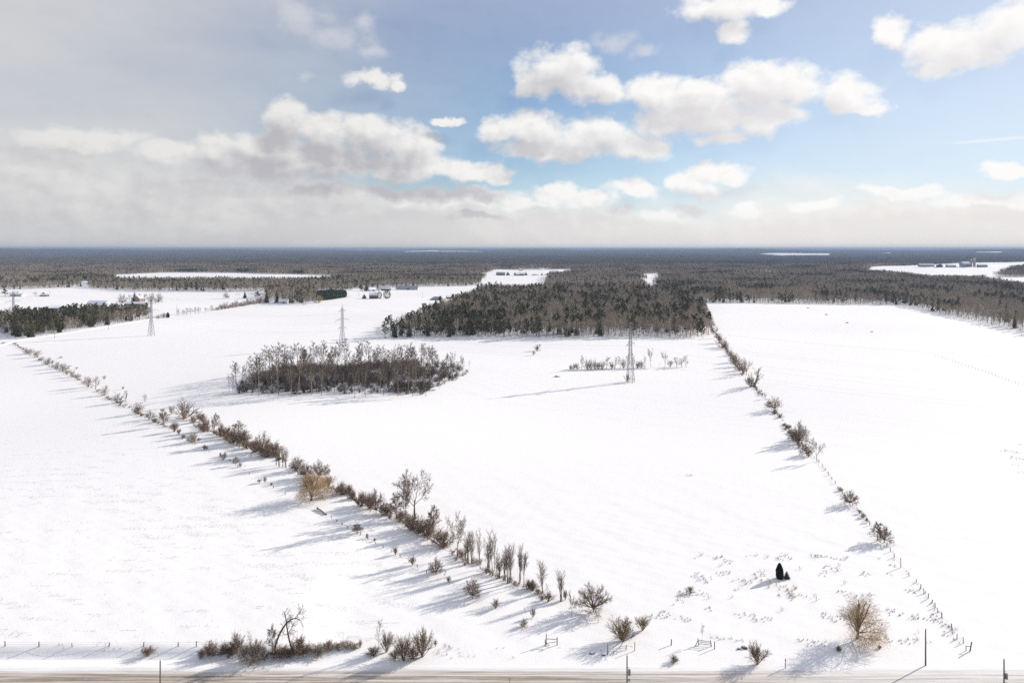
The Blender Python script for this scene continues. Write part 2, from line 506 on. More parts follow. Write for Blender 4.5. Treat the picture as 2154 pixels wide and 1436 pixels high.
def strip_along(name, pix, half, lift, mat, **k):
    P = np.array([gpt(*p)[:2] for p in pix])
    seg = np.linalg.norm(np.diff(P, axis=0), axis=1)
    s = np.concatenate([[0], np.cumsum(seg)])
    tt = np.linspace(0, s[-1], max(20, int(s[-1] / 12)))
    C = np.stack([np.interp(tt, s, P[:, 0]), np.interp(tt, s, P[:, 1])], 1)
    for _ in range(3): C[1:-1] = (C[:-2] + 2 * C[1:-1] + C[2:]) / 4
    T = np.gradient(C, axis=0); T /= np.linalg.norm(T, axis=1)[:, None]
    N = np.stack([-T[:, 1], T[:, 0]], 1)
    rows = []
    for c, n in zip(C, N):
        r = []
        for o, dz in ((-half - 2.5, -.15), (-half, lift), (0, lift + .08), (half, lift), (half + 2.5, -.15)):
            q = c + n * o
            r.append((q[0], q[1], float(hgt(*q)) + dz))
        rows.append(r)
    return sheet(name, rows, mat, **k)


M_LANE = material('packed_snow_lane', (.84, .845, .85), .8, .05, .3)
strip_along('side_road', [(-60, 742), (0, 724), (40, 714), (110, 705), (230, 686), (330, 669), (460, 648), (545, 638), (640, 641)], 3.5, .55, M_LANE,
            label='snow covered side road curving past the left woods', cat='road', kind='structure')
strip_along('lane', [(-30, 676), (0, 690), (20, 702), (42, 713)], 3.0, .3, M_LANE,
            label='snowy lane running off at the far left edge', cat='road', kind='structure')


# ------------------------------------------------------------------ plants: skeletons grown branch by branch
class Tree:
    def __init__(s, seed):
        s.r = np.random.default_rng(seed); s.L = {}
    def line(s, pts, rad, lvl, n): s.L.setdefault(lvl, []).append((np.array(pts), np.array(rad), n))
    def grow(s, p, d, L, r, lvl, P):
        k = P['seg'][lvl]; R = s.r
        d = np.array(d, float); d /= np.linalg.norm(d)
        pts, rad, dirs = [np.array(p, float)], [r], [d]
        tip = P.get('tip', [.25, .3, .35, .5, .6])[lvl]
        for i in range(k):
            d = d + R.normal(0, P['wob'][lvl], 3) + np.array([0, 0, P['up'][lvl]])
            d /= np.linalg.norm(d)
            pts.append(pts[-1] + d * L / k); dirs.append(d)
            rad.append(max(r * (1 - (1 - tip) * (i + 1) / k), P['rmin']))
        s.line(pts, rad, lvl, P['sides'][lvl])
        if lvl >= P['max']: return
        n = int(round(P['n'][lvl] * R.uniform(.85, 1.15)))
        az0 = R.uniform(0, 6.28)
        for j in range(n):
            t = P['t0'][lvl] + (1 - P['t0'][lvl]) * ((j + R.uniform(.1, .9)) / n)
            f = t * k; i = min(int(f), k - 1); f -= i
            q = pts[i] * (1 - f) + pts[i + 1] * f
            rr = rad[i] * (1 - f) + rad[i + 1] * f
            dd = dirs[i + 1]
            u = np.cross(dd, (0, 0, 1) if abs(dd[2]) < .95 else (1, 0, 0)); u /= np.linalg.norm(u)
            w = np.cross(dd, u)
            a = az0 + j * 2.4 + R.normal(0, .35)
            th = math.radians(P['ang'][lvl] * R.uniform(.7, 1.25))
            nd = math.cos(th) * dd + math.sin(th) * (math.cos(a) * u + math.sin(a) * w)
            ln = L * P['len'][lvl] * R.uniform(*P.get('lv', (.7, 1.2))) * (1 - P['tap'][lvl] * (t - P['t0'][lvl]) / (1.001 - P['t0'][lvl]))
            s.grow(q, nd, ln, max(rr * P['rr'][lvl], P['rmin']), lvl + 1, P)
    def arrays(s, lvls):
        V, Fc, b = [], [], 0
        for l in lvls:
            for pts, rad, n in s.L.get(l, []):
                k = len(pts)
                d = pts[-1] - pts[0]; d = d / (np.linalg.norm(d) + 1e-9)
                u = np.cross(d, (0, 0, 1) if abs(d[2]) < .9 else (1, 0, 0)); u /= np.linalg.norm(u)
                w = np.cross(d, u)
                an = np.arange(n) * 2 * math.pi / n
                ring = np.cos(an)[:, None] * u + np.sin(an)[:, None] * w
                V.append((pts[:, None, :] + rad[:, None, None] * ring[None]).reshape(-1, 3))
                i = b + np.arange(k - 1)[:, None] * n + np.arange(n)[None]
                j = b + np.arange(k - 1)[:, None] * n + (np.arange(n)[None] + 1) % n
                Fc.append(np.stack([i, j, j + n, i + n], -1).reshape(-1, 4))
                b += k * n
        if not V: return np.zeros((0, 3)), np.zeros((0, 4), int)
        return np.concatenate(V), np.concatenate(Fc)


UP = (0, 0, 1)


def P_(**k): return k


def skeleton(kind, seed, lod=0):
    T = Tree(seed); R = T.r
    q = [1.0, .6, .38][lod]
    if kind == 'tall':          # forest-grown: bare stem, crown in the upper half
        P = P_(max=3, seg=[7, 4, 2, 1], wob=[.035, .12, .16, .2], up=[.05, .09, .05, .02], n=[18 * q + 1, 8 * q, 5 * q], t0=[.42, .25, .2], ang=[46, 38, 34],
               len=[.28, .5, .6], tap=[.5, .4, .3], rr=[.45, .55, .6], sides=[5, 4, 3, 3], rmin=[.0022, .0036, .0062][lod])
        T.grow((0, 0, 0), (R.normal(0, .03), R.normal(0, .03), 1), 1.0, .0125, 0, P)
    elif kind == 'vase':        # elm-like: limbs sweep up and out
        P = P_(max=4, seg=[5, 7, 4, 2, 1], wob=[.03, .07, .1, .14, .16], up=[.05, .02, .03, .02, 0], n=[6, 11 * q, 6 * q, 4 * q], t0=[.55, .25, .25, .2], ang=[36, 33, 30, 30],
               len=[1.6, .36, .55, .6], tap=[.1, .45, .35, .2], rr=[.62, .5, .55, .6], sides=[6, 4, 3, 3, 3], rmin=[.0016, .003, .006][lod], lv=(.8, 1.15))
        T.grow((0, 0, 0), UP, .34, .021, 0, P)
    elif kind == 'round':       # orchard apple or hawthorn dome: limbs radiate evenly from a short stem
        P = P_(max=4, seg=[2, 5, 3, 2, 1], wob=[.04, .09, .14, .18, .2], up=[.0, .015, .02, .02, 0], n=[0, 10 * q, 6 * q, 4 * q], t0=[.4, .3, .25, .15], ang=[60, 36, 36, 34],
               len=[1, .34, .5, .55], tap=[0, .3, .3, .2], rr=[.5, .5, .55, .6], sides=[6, 4, 3, 3, 3], rmin=[.0024, .0044, .008][lod], lv=(.85, 1.12))
        T.grow((0, 0, 0), UP, .2, .04, 0, P)
        N_ = 20
        for j in range(N_):
            cz = 1 - (j + .5) / N_ * 1.02; sz = math.sqrt(max(0, 1 - cz * cz)); a = j * 2.4 + R.normal(0, .15)
            T.grow((0, 0, .17), (sz * math.cos(a), sz * math.sin(a), cz + .06), R.uniform(.68, .8), .019, 1, P)
    elif kind == 'oval':        # small open-grown tree, oval head on a short stem
        P = P_(max=4, seg=[6, 4, 2, 2, 1], wob=[.05, .12, .2, .2, .2], up=[.05, .08, .06, .0, 0], n=[20 * q, 8 * q, 5 * q, 4 * q], t0=[.2, .2, .15, .1], ang=[50, 42, 40, 40],
               len=[.42, .46, .5, .6], tap=[.55, .35, .3, .2], rr=[.5, .6, .6, .7], sides=[5, 4, 3, 3, 3], rmin=[.0025, .0042, .008][lod], lv=(.8, 1.15))
        T.grow((0, 0, 0), UP, 1.0, .02, 0, P)
    elif kind == 'column':      # two or three close upright stems with fine ascending branches
        P = P_(max=3, seg=[8, 3, 2, 1], wob=[.035, .1, .15, .2], up=[.05, .10, .08, .04], n=[15 * q, 5 * q, 3 * q], t0=[.3, .25, .2], ang=[27, 26, 26],
               len=[.30, .45, .6], tap=[.3, .3, .2], rr=[.5, .6, .7], sides=[5, 3, 3, 3], rmin=[.0016, .0032, .006][lod])
        for j in range(int(R.integers(2, 5))):
            T.grow((R.normal(0, .025), R.normal(0, .025), 0), (R.normal(0, .11), R.normal(0, .11), 1), R.uniform(.75, 1.0), .014, 0, P)
    elif kind == 'sapling':
        P = P_(max=3, seg=[6, 3, 2, 1], wob=[.05, .14, .2, .2], up=[.05, .1, .08, 0], n=[11 * q, 5 * q, 4 * q], t0=[.4, .2, .15], ang=[38, 36, 38],
               len=[.34, .45, .6], tap=[.4, .3, .2], rr=[.5, .6, .7], sides=[4, 3, 3, 3], rmin=[.0026, .004, .006][lod])
        T.grow((0, 0, 0), (R.normal(0, .06), R.normal(0, .06), 1), 1.0, .012, 0, P)
    elif kind == 'shrub':       # dense mound of stems from the ground
        P = P_(max=3, seg=[1, 4, 2, 1], wob=[0, .14, .2, .25], up=[0, .03, .03, .0], n=[1, 8 * q, 7 * q], t0=[.3, .25, .15], ang=[10, 34, 36],
               len=[1, .40, .55], tap=[0, .3, .3], rr=[.6, .6, .65], sides=[3, 4, 3, 3], rmin=[.0046, .0078, .013][lod])
        for j in range(int(26 * q) + 3):
            a, th = j * 2.4, math.radians(R.uniform(3, 66))
            d = (math.sin(th) * math.cos(a), math.sin(th) * math.sin(a), math.cos(th))
            T.grow((.05 * d[0], .05 * d[1], 0), d, R.uniform(.72, 1.0) * (1 - .1 * th), .018, 1, P)
    elif kind == 'fan':         # open shrub, stems fanning from one foot
        P = P_(max=3, seg=[1, 5, 2, 1], wob=[0, .07, .12, .2], up=[0, .02, .05, .0], n=[1, 9 * q, 6 * q], t0=[.3, .3, .15], ang=[10, 28, 32],
               len=[1, .42, .5], tap=[0, .35, .3], rr=[.6, .6, .65], sides=[3, 4, 3, 3], rmin=[.0038, .0066, .012][lod])
        for j in range(int(19 * q) + 3):
            a, th = j * 2.4, math.radians(R.uniform(4, 50))
            d = (math.sin(th) * math.cos(a), math.sin(th) * math.sin(a), math.cos(th))
            T.grow((0, 0, 0), d, R.uniform(.75, 1.0), .017, 1, P)
    elif kind == 'willow':      # short stout stem, rounded head of long hanging golden twigs
        P = P_(max=3, seg=[3, 6, 4, 4], wob=[.05, .12, .14, .12], up=[0, .05, -.03, -.20], n=[9, 13 * q, 11 * q], t0=[.5, .2, .1], ang=[48, 52, 44],
               len=[3.1, .42, .85], tap=[.1, .3, .2], rr=[.55, .42, .5], sides=[6, 4, 3, 3], rmin=[.0018, .0034, .007][lod])
        T.grow((0, 0, 0), UP, .22, .042, 0, P)
        for j in range(4): T.grow((0, 0, .2), (R.normal(0, .35), R.normal(0, .35), 1), .75, .025, 1, P)
    elif kind == 'weed':
        P = P_(max=2, seg=[1, 3, 1], wob=[0, .14, .25], up=[0, .02, .0], n=[1, 4], t0=[.3, .45], ang=[10, 40],
               len=[1, .35], tap=[0, .2], rr=[.6, .7], sides=[3, 3, 3], rmin=.008)
        for j in range(8):
            a, th = j * 2.4, math.radians(R.uniform(4, 48))
            d = (math.sin(th) * math.cos(a), math.sin(th) * math.sin(a), math.cos(th))
            T.grow((.12 * d[0], .12 * d[1], 0), d, R.uniform(.5, 1.0), .012, 1, P)
    return T


LEVELS = {'tall': ([0], [1, 2, 3]), 'vase': ([0, 1], [2, 3, 4]), 'round': ([0, 1], [2, 3, 4]), 'oval': ([0], [1, 2, 3, 4]), 'column': ([0], [1, 2, 3]),
          'sapling': ([0], [1, 2, 3]), 'shrub': ([0, 1], [2, 3]), 'fan': ([0, 1], [2, 3]), 'willow': ([0, 1], [2, 3]), 'weed': ([], [1, 2])}
SKIN = {'tall': (M_BARKG, M_TWIGG), 'vase': (M_BARK, M_TWIG), 'round': (M_BARK, M_TWIG), 'oval': (M_BARK, M_TWIG), 'column': (M_BARK, M_TWIG), 'grovetree': (M_GBARK, M_GTWIG), 'brush': (M_BRUSH, M_BRUSH),
        'sapling': (M_BARKG, M_TWIGG), 'shrub': (M_BROWN, M_BROWN), 'fan': (M_BROWN, M_TWIG), 'willow': (M_WILLOWB, M_WILLOW), 'weed': (M_WEED, M_WEED),
        'olive': (M_OLIVE, M_OLIVE), 'rust': (M_WILLOWB, M_WILLOW), 'greyshrub': (M_BARKG, M_TWIGG)}
BASE = {'grovetree': 'tall', 'brush': 'shrub', 'olive': 'fan', 'rust': 'shrub', 'greyshrub': 'shrub'}


def blades(c, d, L, w, R):
    """flat needle sprays: one rhombus for each centre c along direction d"""
    n = len(c)
    d = d / np.linalg.norm(d, axis=1)[:, None]
    s = np.cross(d, R.normal(size=(n, 3))); s /= np.linalg.norm(s, axis=1)[:, None]
    L, w = np.broadcast_to(L, n)[:, None], np.broadcast_to(w, n)[:, None]
    V = np.stack([c - d * L * .5, c + s * w * .5, c + d * L * .5, c - s * w * .5], 1).reshape(-1, 3)
    return V, np.arange(n * 4).reshape(n, 4)


def conifer(kind, seed, lod=0):
    R = np.random.default_rng(seed)
    q = [1.0, .45, .22][lod]; fat = [1.0, 1.5, 2.1][lod]
    C, D, L, W = [], [], [], []
    if kind == 'spruce':
        nb = int(190 * q)
        for j in range(nb):
            z = .06 + .92 * (j + R.random()) / nb
            a = j * 2.4; rad = .17 * (1 - z) ** .85 * R.uniform(.75, 1.15) + .008
            for k in range(3):
                f = (k + .6) / 3
                C.append((rad * f * math.cos(a), rad * f * math.sin(a), z - .18 * rad * f)); D.append((math.cos(a), math.sin(a), -.35 + R.normal(0, .15)))
                L.append(rad * .75); W.append(rad * .42 * fat + .006)
    elif kind == 'pine':
        nb = int(75 * q)
        for j in range(nb):
            z = .28 + .70 * (j + R.random()) / nb
            a = R.uniform(0, 6.28); env = .19 * math.sin(min(1, (1.05 - z) / .5) * 1.57) * R.uniform(.45, 1.2) + .02
            for k in range(9):
                f = R.uniform(.35, 1.0)
                C.append((env * f * math.cos(a) + R.normal(0, .018), env * f * math.sin(a) + R.normal(0, .018), z + env * f * .35 + R.normal(0, .014)))
                D.append(R.normal(size=3) + np.array([math.cos(a), math.sin(a), .5])); L.append(.058 * fat * R.uniform(.7, 1.2)); W.append(.034 * fat)
    elif kind == 'cedar':
        n = int(2600 * q)
        z = R.random(n); a = R.uniform(0, 6.28, n)
        rad = .21 * np.clip((1.03 - z) * 2.0, 0, 1) ** .6 * np.minimum(1, .8 + z) * R.uniform(.6, 1.15, n)
        C = np.stack([rad * np.cos(a), rad * np.sin(a), z * .97 + .015], 1); D = np.stack([.35 * np.cos(a), .35 * np.sin(a), np.ones(n)], 1) + R.normal(0, .25, (n, 3))
        L = np.full(n, .085); W = np.full(n, .07)
    elif kind == 'globe':       # clipped or dense round evergreen
        n = int(800 * q)
        v = R.normal(size=(n, 3)); v /= np.linalg.norm(v, axis=1)[:, None]
        C = v * np.array([.42, .42, .47]) * R.uniform(.8, 1.05, (n, 1)) + np.array([0, 0, .5]); D = v + R.normal(0, .6, (n, 3)) + np.array([0, 0, .4])
        L = np.full(n, .12); W = np.full(n, .07)
    return blades(np.array(C), np.array(D), np.array(L), np.array(W), R)


CSKIN = {'spruce': M_SPRUCE, 'pine': M_PINE, 'cedar': M_CEDAR, 'globe': M_PINE}


class Proto: pass


_protos = {}


def proto(kind, var, lod=0):
    key = (kind, var, lod)
    if key in _protos: return _protos[key]
    p = Proto()
    seed = sum(map(ord, kind)) * 101 + var * 17 + lod
    if kind in CSKIN:
        V, Fc = conifer(kind, seed, lod)
        p.crown = (V, Fc, CSKIN[kind])
        mb = MB().bar((0, 0, 0), (0, 0, .93), .014, .003, 5)
        p.trunk = (np.array(mb.V), [f for f in mb.F if len(f) == 4], M_BARK)
        p.trunk = (p.trunk[0], np.array(p.trunk[1]), M_BARK)
        p.width = 2 * np.percentile(np.hypot(V[:, 0], V[:, 1]), 96)
    else:
        b = BASE.get(kind, kind)
        T = skeleton(b, seed, lod)
        lt, lc = LEVELS[b]
        A, B = T.arrays(lt), T.arrays(lc)
        allz = np.concatenate([A[0][:, 2], B[0][:, 2]])
        k = 1.0 / np.percentile(B[0][:, 2], 98.5)
        bark, twig = SKIN[kind]
        p.trunk, p.crown = (A[0] * k, A[1], bark), (B[0] * k, B[1], twig)
        R = np.hypot(p.crown[0][:, 0], p.crown[0][:, 1])
        p.width = 2 * np.percentile(R, 88)
    p.m = {}
    for part in ('trunk', 'crown'):
        if not len(getattr(p, part)[0]): continue
        V, Fc, mt = getattr(p, part)
        p.m[part] = mesh(f'{kind}_{part}', V, Fc, [mt])
    V = np.concatenate([p.trunk[0], p.crown[0]])
    Fc = np.concatenate([p.trunk[1], p.crown[1] + len(p.trunk[0])])
    p.joined = (V, Fc, np.array([0] * len(p.trunk[1]) + [1] * len(p.crown[1])), [p.trunk[2], p.crown[2]])
    _protos[key] = p
    return p


PARTS = {'shrub': ('stem', 'crown'), 'fan': ('stem', 'crown'), 'olive': ('stem', 'crown'), 'rust': ('stem', 'crown'), 'greyshrub': ('stem', 'crown'), 'weed': ('stalk', 'seed_head')}


def plant(kind, name, p, H, W, label, cat, group=None, var=None, lod=0, rot=None, tilt=None):
    """one tree or shrub: an empty at its foot with trunk and crown"""
    var = int(rng.integers(0, 4)) if var is None else var
    pr = proto(kind, var, lod)
    e = obj(name, None, loc=(p[0], p[1], p[2] - .03 * H), label=label, cat=cat, group=group)
    e.empty_display_size = .2
    e.rotation_euler = (0 if tilt is None else tilt[0], 0 if tilt is None else tilt[1], rng.uniform(0, 6.28) if rot is None else rot)
    s = W / pr.width
    e.scale = (s, s, H * 1.03)
    a, b = PARTS.get(kind, ('trunk', 'crown'))
    if 'trunk' in pr.m: obj(a, pr.m['trunk'], e)
    obj(b, pr.m['crown'], e)
    return e


ORD = ['first', 'second', 'third', 'fourth', 'fifth', 'sixth', 'seventh', 'eighth', 'ninth', 'tenth', 'eleventh', 'twelfth', 'thirteenth', 'fourteenth',
       'fifteenth', 'sixteenth', 'seventeenth', 'eighteenth', 'nineteenth', 'twentieth']


def ordinal(i):
    if i < 20: return ORD[i]
    t = ['twenty', 'thirty', 'forty', 'fifty', 'sixty', 'seventy', 'eighty', 'ninety'][min((i + 1) // 10, 9) - 2]
    u = (i + 1) % 10
    return t[:-1] + 'ieth' if u == 0 else f'{t}-{ORD[u - 1]}'


LOOK = {'shrub': ('brown_shrub', 'dense brown bare shrub', 'shrub'), 'fan': ('fan_shrub', 'open fan-shaped bare shrub', 'shrub'), 'olive': ('olive_shrub', 'olive-brown bare shrub', 'shrub'),
        'rust': ('rust_shrub', 'orange-brown twiggy shrub', 'shrub'), 'greyshrub': ('grey_shrub', 'grey bare shrub', 'shrub'), 'tall': ('woodland_tree', 'tall bare grey tree', 'tree'),
        'vase': ('vase_tree', 'vase-shaped bare tree', 'tree'), 'round': ('round_tree', 'round-headed dark bare tree', 'tree'), 'oval': ('small_tree', 'small oval bare tree', 'tree'),
        'column': ('slender_tree', 'slender upright bare tree', 'tree'), 'sapling': ('sapling', 'thin bare sapling', 'tree'), 'willow': ('willow_tree', 'golden-brown willow', 'tree'),
        'weed': ('weed_clump', 'clump of dry weed stalks', 'weed'), 'spruce': ('spruce_tree', 'dark pointed spruce', 'tree'), 'pine': ('pine_tree', 'dark green pine', 'tree'),
        'cedar': ('cedar_tree', 'dark columnar cedar', 'tree'), 'globe': ('round_evergreen', 'rounded dense evergreen', 'tree')}


def row(items, where, frm, group, key=lambda b: -b[1]):
    """items: (px, base y, top y, width px, kind[, label]); the ordinal counts each kind along the row"""
    items = sorted(items, key=key)
    cnt = {}
    tot = {}
    for b in items: tot[b[4]] = tot.get(b[4], 0) + (len(b) < 6)
    for b in items:
        px, by, ty, w, kind = b[:5]
        nm, look, cat = LOOK[kind]
        p = gpt(px, by)
        H = max(ztop(p, ty) - p[2], .35)
        W = max(w * mpp(p), .3) * {'column': 1.45, 'shrub': 1.15, 'greyshrub': 1.15, 'vase': 1.2}.get(kind, 1.0)
        if len(b) > 5: label = b[5]
        else:
            i = cnt.get(kind, 0); cnt[kind] = i + 1
            label = f'{look} {where}' if tot[kind] == 1 else f'{ordinal(i)} {look} {where}, {frm}'
        plant(kind, nm, p, H, W, label, cat, group, lod=0 if p[1] < 330 else 1)

# ------------------------------------------------------------------ fence rows and lone plants (photograph pixels: x, foot, top, width)
LEFT_ROW = [(7, 724, 719, 7, 'greyshrub'), (31, 724, 719, 8, 'greyshrub'), (59, 744, 732, 16, 'greyshrub'), (78, 751, 736, 15, 'fan'), (88, 758, 750, 9, 'greyshrub'),
            (100, 767, 752, 17, 'greyshrub'), (110, 766, 757, 8, 'fan'), (120, 775, 761, 13, 'greyshrub'), (133, 781, 764, 20, 'greyshrub'), (141, 788, 777, 12, 'fan'),
            (152, 793, 778, 12, 'greyshrub'), (163, 798, 786, 15, 'fan'), (186, 814, 791, 21, 'fan'), (201, 818, 791, 16, 'oval'), (220, 831, 811, 16, 'greyshrub'),
            (248, 847, 827, 21, 'shrub'), (265, 845, 820, 14, 'oval'), (264, 854, 848, 8, 'fan'), (290, 870, 847, 21, 'shrub'), (300, 874, 868, 8, 'shrub'),
            (315, 881, 862, 18, 'greyshrub'), (327, 887, 876, 13, 'greyshrub'), (345, 896, 860, 18, 'oval'), (367, 908, 887, 18, 'fan'), (376, 913, 901, 10, 'fan'),
            (386, 921, 914, 8, 'greyshrub'), (405, 930, 909, 19, 'greyshrub'), (418, 927, 920, 8, 'fan'), (430, 946, 935, 8, 'fan'), (464, 960, 951, 5, 'fan'),
            (473, 963, 950, 7, 'fan'), (496, 979, 961, 13, 'oval'), (505, 982, 973, 8, 'fan'), (545, 1015, 1007, 7, 'fan'), (557, 1015, 1001, 7, 'fan'), (571, 1021, 1014, 5, 'fan'),
            (752, 1123, 1101, 23, 'oval', 'small bare tree leaning over the left fence line, below the fallen log'), (772, 1132, 1121, 6, 'fan'), (788, 1138, 1131, 6, 'fan'),
            (832, 1166, 1149, 12, 'fan'), (868, 1188, 1169, 15, 'fan')]
row(LEFT_ROW, 'in the far left fence row', 'from the road', 'shrubs along the far left fence row')
row([(219, 798, 789, 7, 'fan'), (259, 819, 812, 6, 'fan'), (305, 845, 828, 12, 'oval'), (128, 753, 749, 6, 'greyshrub'), (161, 776, 771, 6, 'fan')],
    'behind the far left fence row', 'from the road', 'scattered shrubs behind the left fence row')
row([(917, 1208, 1173, 30, 'round', 'small round bare tree on the open strip, left of the row of slender trees'),
     (994, 1258, 1217, 35, 'round', 'small round bare tree casting a long shadow, nearest the middle row of slender trees'),
     (935, 1222, 1198, 11, 'sapling', 'thin bare sapling just right of the farther small round tree'), (944, 1225, 1211, 10, 'fan', 'tiny twiggy shrub at the foot of a sapling on the open strip'),
     (1043, 1279, 1259, 16, 'fan', 'small dark twiggy shrub with long shadow below the nearer round tree'), (1121, 1298, 1279, 11, 'fan', 'small pale twiggy shrub in open snow below the slender trees'),
     (1105, 1291, 1277, 6, 'sapling', 'tiny sapling beside a pale twiggy shrub in open snow'), (1102, 1317, 1302, 15, 'greyshrub', 'low pale grey shrub on the snow left of the wooden gate')],
    'on the open strip', 'from the road', 'plants on the open strip')

MAIN_ROW = [(361, 870, 853, 13, 'greyshrub'), (388, 880, 850, 40, 'shrub', 'big dark shrub clump at the far end of the middle hedgerow'), (384, 874, 838, 18, 'column', 'bare stems rising out of the big dark shrub clump'),
            (406, 889, 873, 12, 'greyshrub'), (416, 881, 863, 18, 'shrub'), (425, 886, 870, 14, 'shrub'), (432, 907, 880, 20, 'shrub'), (450, 911, 870, 21, 'oval'), (465, 918, 892, 18, 'shrub'),
            (476, 922, 898, 22, 'shrub'), (492, 931, 905, 24, 'shrub'), (500, 934, 888, 30, 'oval'), (512, 935, 907, 24, 'shrub'), (520, 943, 928, 20, 'shrub'), (537, 951, 924, 24, 'shrub'),
            (551, 958, 911, 38, 'round'), (561, 961, 930, 24, 'shrub'), (579, 957, 930, 26, 'shrub'), (581, 978, 944, 7, 'column'), (588, 982, 947, 8, 'column'), (594, 982, 947, 7, 'column'),
            (601, 983, 940, 10, 'column'), (625, 990, 961, 30, 'round'), (642, 1004, 974, 28, 'round'), (672, 1005, 970, 42, 'round'), (650, 1021, 998, 34, 'rust'), (680, 1024, 1004, 30, 'rust'),
            (692, 1021, 1001, 20, 'fan'), (703, 1019, 999, 12, 'sapling'), (719, 1040, 1015, 27, 'shrub'), (735, 1036, 1019, 16, 'shrub'), (742, 1049, 1033, 16, 'shrub'), (761, 1064, 1035, 27, 'shrub'),
            (778, 1069, 1039, 24, 'shrub'), (791, 1079, 1032, 36, 'round'), (812, 1081, 1060, 26, 'shrub'), (833, 1089, 1040, 26, 'oval'),
            (873, 1090, 986, 84, 'vase', 'tallest vase-shaped bare tree, standing above the middle hedgerow'), (853, 1088, 1016, 22, 'oval', 'thinner bare tree just left of the tallest tree'),
            (842, 1094, 1072, 24, 'shrub'), (866, 1114, 1082, 42, 'shrub'), (898, 1126, 1091, 44, 'shrub'), (911, 1120, 1062, 28, 'oval'), (930, 1147, 1116, 46, 'shrub'), (942, 1124, 1080, 22, 'sapling'),
            (962, 1169, 1085, 36, 'vase'), (979, 1178, 1134, 9, 'column'), (984, 1184, 1116, 12, 'column'), (993, 1184, 1119, 12, 'column'), (1012, 1196, 1114, 14, 'column'), (1027, 1200, 1128, 18, 'column'),
            (1038, 1198, 1110, 18, 'column'), (1042, 1210, 1164, 14, 'column'), (1052, 1214, 1171, 14, 'column'), (1061, 1220, 1158, 14, 'column'), (1068, 1226, 1149, 11, 'column'), (1073, 1225, 1146, 14, 'column'),
            (1092, 1225, 1145, 11, 'column'), (1102, 1231, 1158, 22, 'vase'), (1112, 1237, 1219, 16, 'fan'), (1121, 1241, 1224, 16, 'fan'), (1131, 1248, 1237, 13, 'greyshrub'), (1141, 1246, 1181, 15, 'column'),
            (1151, 1267, 1225, 10, 'sapling'), (1154, 1264, 1245, 24, 'fan'), (1180, 1265, 1200, 14, 'column'), (1189, 1261, 1240, 11, 'fan'), (1202, 1297, 1243, 16, 'vase'),
            (1248, 1286, 1231, 70, 'round', 'broad domed apple tree at the road end of the middle hedgerow'), (1310, 1347, 1305, 54, 'olive', 'wide fan-shaped olive shrub below the domed apple tree'),
            (1352, 1325, 1298, 27, 'olive', 'compact olive shrub to the right of the wide fan-shaped one')]
row(MAIN_ROW, 'in the middle hedgerow', 'from the road', 'plants of the middle hedgerow')
row([(655, 1052, 999, 74, 'willow', 'orange-twigged willow beside the red metal gates')], '', '', None)
row([(1803, 1342, 1256, 100, 'willow', 'large golden willow standing alone near the road on the right')], '', '', None)

ROADSIDE = [(311, 1379, 1361, 30, 'fan', 'low spreading shrub alone on the roadside bank at left'), (441, 1375, 1351, 28, 'shrub'), (425, 1378, 1366, 16, 'greyshrub'), (471, 1374, 1353, 27, 'shrub'), (497, 1371, 1331, 24, 'shrub'),
            (484, 1376, 1360, 22, 'shrub'), (514, 1380, 1358, 22, 'fan'), (532, 1392, 1351, 48, 'greyshrub'), (530, 1391, 1325, 18, 'sapling'), (573, 1375, 1315, 22, 'oval'), (552, 1384, 1362, 26, 'greyshrub'), (590, 1381, 1361, 32, 'shrub'),
            (608, 1380, 1366, 24, 'shrub'), (628, 1375, 1342, 40, 'shrub'), (643, 1373, 1357, 22, 'shrub'), (670, 1375, 1355, 36, 'greyshrub'), (690, 1364, 1349, 26, 'shrub'), (709, 1362, 1352, 22, 'greyshrub'),
            (728, 1362, 1348, 26, 'greyshrub'), (747, 1362, 1353, 18, 'greyshrub'), (758, 1361, 1345, 10, 'fan'), (795, 1373, 1300, 19, 'sapling'), (786, 1377, 1361, 26, 'shrub'), (813, 1371, 1330, 32, 'fan'),
            (849, 1389, 1339, 46, 'fan'), (832, 1383, 1366, 24, 'greyshrub'), (868, 1384, 1360, 24, 'shrub'), (888, 1381, 1325, 44, 'fan'), (916, 1359, 1344, 7, 'fan'), (935, 1362, 1349, 10, 'weed'), (947, 1366, 1356, 12, 'weed')]
row(ROADSIDE, 'on the roadside bank', 'from the left', 'shrubs on the roadside bank', key=lambda b: b[0])

row([(1594, 1396, 1356, 46, 'fan', 'bare rounded shrub on the road verge right of the snow-capped boulders'), (1476, 1352, 1312, 15, 'sapling', 'thin sapling growing behind the broken wooden gate'),
     (1452, 1247, 1234, 19, 'fan', 'small dark shrub at the left edge of the weedy patch'), (1418, 1392, 1379, 17, 'greyshrub', 'faint pale twigs on the road verge'),
     (1764, 1369, 1358, 10, 'shrub', 'little dark bush in the shadow of the large golden willow'), (1850, 1363, 1357, 7, 'shrub', 'tiny dark tuft right of the large golden willow')], '', '', None)

